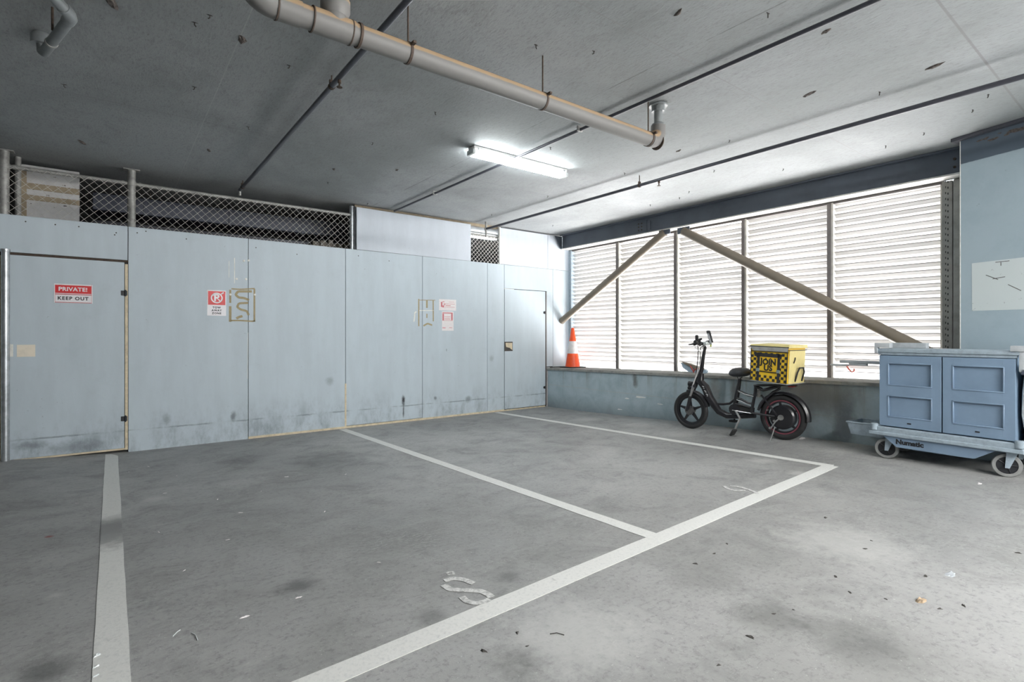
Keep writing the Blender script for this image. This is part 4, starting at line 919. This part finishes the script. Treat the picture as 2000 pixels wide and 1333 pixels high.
for yy_ in (.22, .78):
    m = MB(S_); m.box((-.018, W_ * yy_ - .018, H_ * .27), (-.009, W_ * yy_ + .018, H_ * .36), .003); m.build('buckle', M['buckle'], bag)
m = MB(S_); m.hexa([(-.012, -.014, H_ - .012), (D_ + .008, -.014, H_ - .012), (D_ + .008, W_ + .012, H_ - .022), (-.012, W_ + .018, H_ - .022), (-.004, -.012, H_ + .022), (D_, -.012, H_ + .022), (D_, W_ + .006, H_ + .012), (-.004, W_ + .012, H_ + .006)]); m.build('lid', M['yellowpale'], bag)
m = MB(S_); m.hexa([(-.016, .0, H_ - .052), (-.010, .0, H_ - .052), (-.010, W_ - .03, H_ - .06), (-.016, W_ - .03, H_ - .06), (-.016, -.01, H_ - .004), (-.010, -.01, H_ - .004), (-.010, W_ + .02, H_ - .014), (-.016, W_ + .02, H_ - .014)]); m.build('reflective_flap', M['baggrey'], bag)
m = MB(S_)
m.tube([(-.014, -.012, H_ - .004), (-.014, W_ + .02, H_ - .012), ], .005, 6); m.tube([(-.008, 0, 0), (-.008, -.002, H_)], .005, 6); m.tube([(0, W_, 0), (0, W_ + .006, H_)], .005, 6); m.tube([(-.012, -.012, H_ - .058), (-.012, W_, H_ - .066)], .004, 6); m.tube([(.0, -.008, H_ - .035), (D_, -.008, H_ - .035)], .004, 6)
m.build('piping', M['bagblack'], bag)
m = MB(S_); m.box((-.01, -.01, -.008), (D_ + .01, W_ + .005, .0), .002); m.build('base_board', M['baggrey'], bag)

# ================================================================== packet on the sill, red hook
pk = Vector((6.62, on_x(1357, 716, 6.62).y, 0)); pk.z = zs(pk.y)
pkt = thing('plastic_packet', pk, 'crumpled pale blue packet with red cord propped on the sill behind the bicycle', 'packet')
m = MB(); n = 9
prof = [(-.21, .135), (-.10, .10), (.05, .07), (.17, .055), (.20, .03), (.19, .0), (.02, 0), (-.08, .01), (-.17, .06)]
L = [(pk.x - .03 + .015 * math.sin(i * 2.3), pk.y - a, pk.z + b_) for i, (a, b_) in enumerate(prof)] + [(pk.x + .03 + .01 * math.cos(i * 1.7), pk.y - a * .97, pk.z + b_ * .95 + .003) for i, (a, b_) in enumerate(prof)]
m.verts(L, [tuple(range(n)), tuple(range(n, 2 * n))] + [(i, (i + 1) % n, n + (i + 1) % n, n + i) for i in range(n)]); m.build('packet_body', M['bluebag'], pkt)
m = MB(); f_ = lambda a, b_: (pk.x - .05, pk.y - a, pk.z + b_)
m.tube([f_(-.04, .10), f_(.0, .04), f_(.02, .005)], .008, 6); m.tube([f_(.10, .07), f_(.04, .05), f_(.01, .02)], .008, 6); m.build('red_cord', M['redcord'], pkt)
m = MB(); m.prism([f_(-.19, .15), f_(-.06, .125), f_(.14, .075), f_(.16, .05), f_(.02, .06), f_(-.12, .115)], (.06, 0, 0)); m.build('brown_card', M['brace'], pkt)
hk = on_x(1662, 724, 6.77); m = MB(); m.tube([hk + Vector((0, .045, .05)), hk + Vector((0, .02, .01)), hk + Vector((0, -.01, -.02)), hk + Vector((0, -.035, .0)), hk + Vector((0, -.03, .02))], .008, 8)
m.tube([hk + Vector((0, .045, .05)), hk + Vector((.06, .045, .055))], .005, 6)
m.build('red_hook', M['redcord'], label='small red hook hanging on the louvre slats left of the service cart', cat='hook')

# ================================================================== SERVICE CART
fl0 = fz(5.75, 1.4)
dL = Vector((.0592, .998, 0)).normalized(); dD = Vector((.998, -.0592, 0)).normalized()
CM = frame_M((5.705, .88, 0), dL, dD, (0, 0, 1))
cart = thing('service_cart', (5.9, 1.4, fl0), 'blue-grey plastic housekeeping cart with two panelled doors in front of the pillar', 'cart')
def cb(name, mat, boxes, b_=.006, parent=None, seg=2):
    m = MB(CM)
    for (lo, hi) in boxes: m.box(lo, hi, b_, seg=seg)
    return m.build(name, M[mat], parent or cart)
DEP = .43
cb('cabinet_body', 'cart', [((0, .02, .43), (.95, DEP, 1.13))], .008)
cb('top_shelf', 'cart_trim', [((-.03, -.01, 1.13), (.975, DEP + .01, 1.165)), ((-.01, -.0, 1.105), (.96, .03, 1.135))], .006)
def cdoor(l0, l1, z0, z1):
    fr = .075; mid = (z0 + z1) / 2 + .005; o = cb('door', 'cart', [((l0, .004, z0), (l1, .022, z1)), ((l0, -.012, z0), (l0 + fr, .008, z1)), ((l1 - fr, -.012, z0), (l1, .008, z1)), ((l0 + fr - .002, -.0115, z1 - fr), (l1 - fr + .002, .008, z1 - .001)), ((l0 + fr - .002, -.0115, z0 + .001), (l1 - fr + .002, .008, z0 + fr + .02)), ((l0 + fr - .002, -.0115, mid - .055), (l1 - fr + .002, .008, mid + .055))], .001, seg=1)
    for (za, zb_) in ((z0 + fr + .02, mid - .055), (mid + .055, z1 - fr)):
        m = MB(CM); a, b_ = l0 + fr, l1 - fr; w2 = .010
        for (lo, hi) in (((a - w2, -.016, za - w2), (b_ + w2, -.010, za)), ((a - w2, -.016, zb_), (b_ + w2, -.010, zb_ + w2)), ((a - w2, -.016, za), (a, -.010, zb_)), ((b_, -.016, za), (b_ + w2, -.010, zb_))): m.box(lo, hi, .0025)
        m.build('panel_moulding', M['cart'], o)
    m = MB(CM); m.box(((l0 + l1) / 2 - .015, -.0135, z0 + .035), ((l0 + l1) / 2 + .015, -.011, z0 + .047)); m.build('latch_slot', M['ink'], o)
    return o
cdoor(.475, .945, .445, 1.10); cdoor(.0, .465, .445, 1.10)
m = MB(CM); m.box((-.05, -.045, .385), (1.01, DEP + .04, .435), .012, seg=3); m.box((-.06, -.055, .355), (1.02, DEP + .05, .39), .012, seg=3)
for l in (-.03, .98): m.lathe([(.03, 0), (.03, .055), (.02, .06), (0, .06)], (l, -.03, .40), (0, 0, 1), 12)
m.build('base_deck', M['cart_trim'], cart)
m = MB(CM)
m.prism([(.10, -.035, .36), (.92, -.035, .36), (.88, -.035, .33), (.80, -.035, .262), (.25, -.035, .262), (.19, -.035, .30), (.14, -.035, .335)], (0, .025, 0)); m.build('skirt', M['cart'], cart)
m = MB(CM); m.text('Numatic', .058, frame_M((.70, -.0355, .312), (-1, 0, 0), (0, 0, 1), (0, -1, 0)), .0008, .003, 1.05); m.build('lettering', M['ink'], cart, smooth=False)
for (l, d_) in ((.06, .03), (.90, .03), (.06, .40), (.90, .40)):
    c_ = CM @ Vector((l, d_, 0)); zf = fz(c_.x, c_.y); c_.z = zf + .095; ax = (dD * .9 + dL * .3).normalized() if l < .5 else (dD * .97 + dL * .2).normalized()
    cw = thing('castor', c_, None, None); cw.parent = cart; cw.location = c_ - WO[cart.name]; WO[cw.name] = c_
    m = MB(); m.lathe([(.068, -.016), (.09, -.016), (.095, -.008), (.095, .008), (.09, .016), (.068, .016)], c_, ax, 32); m.build('tyre', M['tyre_grey'], cw)
    m = MB(); m.lathe([(0, -.02), (.02, -.02), (.022, -.01), (.068, -.01), (.068, .01), (.022, .01), (.02, .02), (0, .02)], c_, ax, 24)
    for k in range(5):
        a = 2 * PI * k / 5; x_ = ax.cross(UP).normalized(); d3 = x_ * math.cos(a) + UP * math.sin(a); m.tube([c_ + d3 * .015 - ax * .012, c_ + d3 * .066 - ax * .012], .005, 6)
    m.build('wheel_disc', M['ink'], cw)
    m = MB(); tr = ax.cross(UP).normalized()
    for s_ in (-1, 1):
        q = c_ + ax * s_ * .026; off = tr * .02; m.prism([q - tr * .014 - UP * .02, q + tr * .014 - UP * .02, q + tr * .04 + off * 1.2 + UP * .11, q - tr * .03 + off * 1.2 + UP * .11], ax * s_ * .004)
    q = c_ + tr * .026; m.box((q.x - .03, q.y - .03, c_.z + .105), (q.x + .03, q.y + .03, .36), .003); m.build('fork', M['cart_trim'], cw)
# fittings
cb('corner_bracket', 'cart_light', [((.86, -.02, 1.172), (.985, .05, 1.215)), ((.96, -.02, 1.12), (.985, .03, 1.172))], .004)
cb('corner_bracket', 'cart_light', [((-.06, -.02, 1.16), (.03, .06, 1.205)), ((-.05, -.01, 1.0), (-.02, .03, 1.165))], .004)
cb('rear_rail', 'cart_light', [((.70, DEP - .08, 1.166), (.985, DEP, 1.215))], .004)
m = MB(CM); m.box((.95, .15, 1.005), (1.37, .20, 1.035), .006); m.box((1.12, .14, .985), (1.28, .19, 1.006), .004); m.box((1.30, .13, .975), (1.45, .20, .992), .005); m.box((.948, .13, .86), (.965, .22, 1.04), .003); m.build('side_arm', M['cart_light'], cart)
m = MB(CM)   # mop tray: open box on left end
a0_, a1_, b0_, b1_, z0, z1 = 1.0, 1.27, .12, .42, .30, .42
t2 = .008
m.box((a0_, b0_, z0), (a1_ - .02, b1_, z0 + t2)); m.hexa([(a0_, b0_, z0), (a1_ - .02, b0_, z0), (a1_ - .02, b0_ + t2, z0), (a0_, b0_ + t2, z0), (a0_, b0_ - .015, z1), (a1_ + .01, b0_ - .015, z1), (a1_ + .01, b0_ + t2 - .015, z1), (a0_, b0_ + t2 - .015, z1)])
m.hexa([(a0_, b1_, z0), (a1_ - .02, b1_, z0), (a1_ - .02, b1_ + t2, z0), (a0_, b1_ + t2, z0), (a0_, b1_ + .015, z1), (a1_ + .01, b1_ + .015, z1), (a1_ + .01, b1_ + t2 + .015, z1), (a0_, b1_ + t2 + .015, z1)])
m.hexa([(a1_ - .02 - t2, b0_, z0), (a1_ - .02, b0_, z0), (a1_ - .02, b1_, z0), (a1_ - .02 - t2, b1_, z0), (a1_ + .01 - t2, b0_ - .015, z1), (a1_ + .01, b0_ - .015, z1), (a1_ + .01, b1_ + .015, z1), (a1_ + .01 - t2, b1_ + .015, z1)])
m.tube([(a0_, b0_ - .015, z1), (a1_ + .01, b0_ - .015, z1), (a1_ + .01, b1_ + .02, z1), (a0_, b1_ + .02, z1)], .009, 8); m.box((.96, b0_, z0), (a0_ + .01, b1_, z1 - .03), .003)
m.build('mop_tray', M['cart_trim'], cart)
m = MB(CM)
b2 = MB().box((-.36, .03, .42), (-.03, .40, 1.08), .05, seg=4).bm
bmesh.ops.subdivide_edges(b2, edges=list(b2.edges), cuts=2, use_grid_fill=True)
for v in b2.verts:
    v.co.x += .012 * math.sin(v.co.z * 22 + v.co.y * 9); v.co.y += .014 * math.sin(v.co.x * 31 + v.co.z * 7)
m.absorb(b2); sk = m.build('laundry_sack', M['sack'], cart)
m = MB(CM); m.tube([(-.02, .02, 1.0), (-.38, .02, 1.0), (-.38, .42, 1.0), (-.02, .42, 1.0)], .012, 8); m.build('sack_frame', M['cart_light'], cart)
m = MB(CM); m.box((-.34, -.01, .975), (-.03, .0, 1.02), .004); m.build('sack_clip', M['duct'], sk)

# ================================================================== LITTER
def scrap(u, v, r, lab, mat='paper', name='paper_scrap', cat='litter', grp=None, sx=1.6, ang=0, fl=.35):
    p = on_floor(u, v); m = lump(p + Vector((0, 0, -.0005)), r, n=11, flat=fl, dirn=1, seed=int(u * 3 + v), sx=sx, ang=ang)
    o = m.build(name, M[mat], smooth=False); return tag(o, lab, cat, grp)
scrap(1567, 857, .045, 'crumpled white paper on the floor beside the bicycle rear wheel', sx=1.3)
scrap(1914, 945, .03, 'white paper scrap on the floor in front of the cart right castor', fl=.15)
scrap(1858, 1123, .035, 'small pale foil scrap on the floor at the far lower right', 'cart_light', fl=.1)
scrap(1800, 1175, .03, 'dry brown leaf fragment on the floor at lower right', 'leaf', 'dry_leaf', 'leaf', fl=.4, sx=1.2)
scrap(583, 1168, .011, 'tiny white chip on the floor below the dark oil stain', grp=None)
scrap(478, 1206, .012, 'tiny white chip on the floor left of the dark oil stain')
for i, (u, v, lab) in enumerate(((190, 1283, 'topmost'), (187, 1305, 'middle'), (187, 1323, 'lowest'))):
    scrap(u, v, .012 - .002 * i, lab + ' of three white flakes at the near end of the left parking line', 'sack', 'plaster_flake', fl=.7, ang=.6)
for (u0, v0, u1, v1, lab, mt) in ((1074, 1240, 1102, 1242, 'thin dark twig on the floor below the long parking line', 'debris'), (337, 1245, 352, 1232, 'thin white curl of thread on the floor right of the left parking line', 'sack'), (374, 1238, 386, 1252, 'short white thread on the floor, right of the white curl', 'sack')):
    p, q = on_floor(u0, v0), on_floor(u1, v1); mm = p.lerp(q, .5) + Vector((.004, .006, .004)); m = MB(); m.tube([p + UP * .002, mm, q + UP * .002], .0018, 6)
    m.build('twig' if mt == 'debris' else 'thread', M[mt], label=lab, cat='twig' if mt == 'debris' else 'thread')
CHIPS = [(322, 964), (425, 976), (150, 984), (360, 1115), (290, 912), (205, 1012), (730, 918), (560, 932), (634, 1000), (740, 1099), (1160, 1003), (310, 1040), (445, 1055), (510, 960), (470, 1002), (675, 927), (345, 930), (250, 923)]
cs0 = None
for i, (u, v) in enumerate(CHIPS):
    p = on_floor(u, v)
    if cs0 is None:
        o = lump(p, .009, n=8, flat=.3, dirn=1, seed=5).build('paint_flake', M['paper'], smooth=False); cs0 = o
    else:
        o = cs0.copy(); C.collection.objects.link(o); o.location = (p.x, p.y, p.z); o.rotation_euler = (0, 0, i * 1.3); s_ = .6 + (i * 37 % 10) / 12; o.scale = (s_, s_ * .7, s_)
    tag(o, 'tiny white paint flake lying on the grey floor of the left parking bays', 'paint flake', 'white paint flakes on the parking bay floor')
DC = [(1395, 1082, ), (1420, 1063), (1358, 1082 + 20), (1612, 1012), (1702, 1057), (1690, 1073), (1808, 1126), (1730, 1171), (1835, 1190), (1882, 1184), (1550, 1192), (1512, 1200), (1632, 1127), (1465, 1245), (1403, 1300), (1010, 1237), (945, 1273), (1030, 1263), (1660, 1158), (2000 - 12, 1081)]
cs0 = None
for i, (u, v) in enumerate(DC):
    p = on_floor(u, v)
    if cs0 is None: o = lump(p, .010, n=8, flat=.4, dirn=1, seed=9).build('grit_fragment', M['debris'], smooth=False); cs0 = o
    else:
        o = cs0.copy(); C.collection.objects.link(o); o.location = (p.x, p.y, p.z); o.rotation_euler = (0, 0, i * 1.1); s_ = .6 + (i * 53 % 10) / 11; o.scale = (s_, s_, s_)
    tag(o, 'tiny dark grit fragment on the floor right of the long parking line', 'grit', 'dark grit on the floor at lower right')
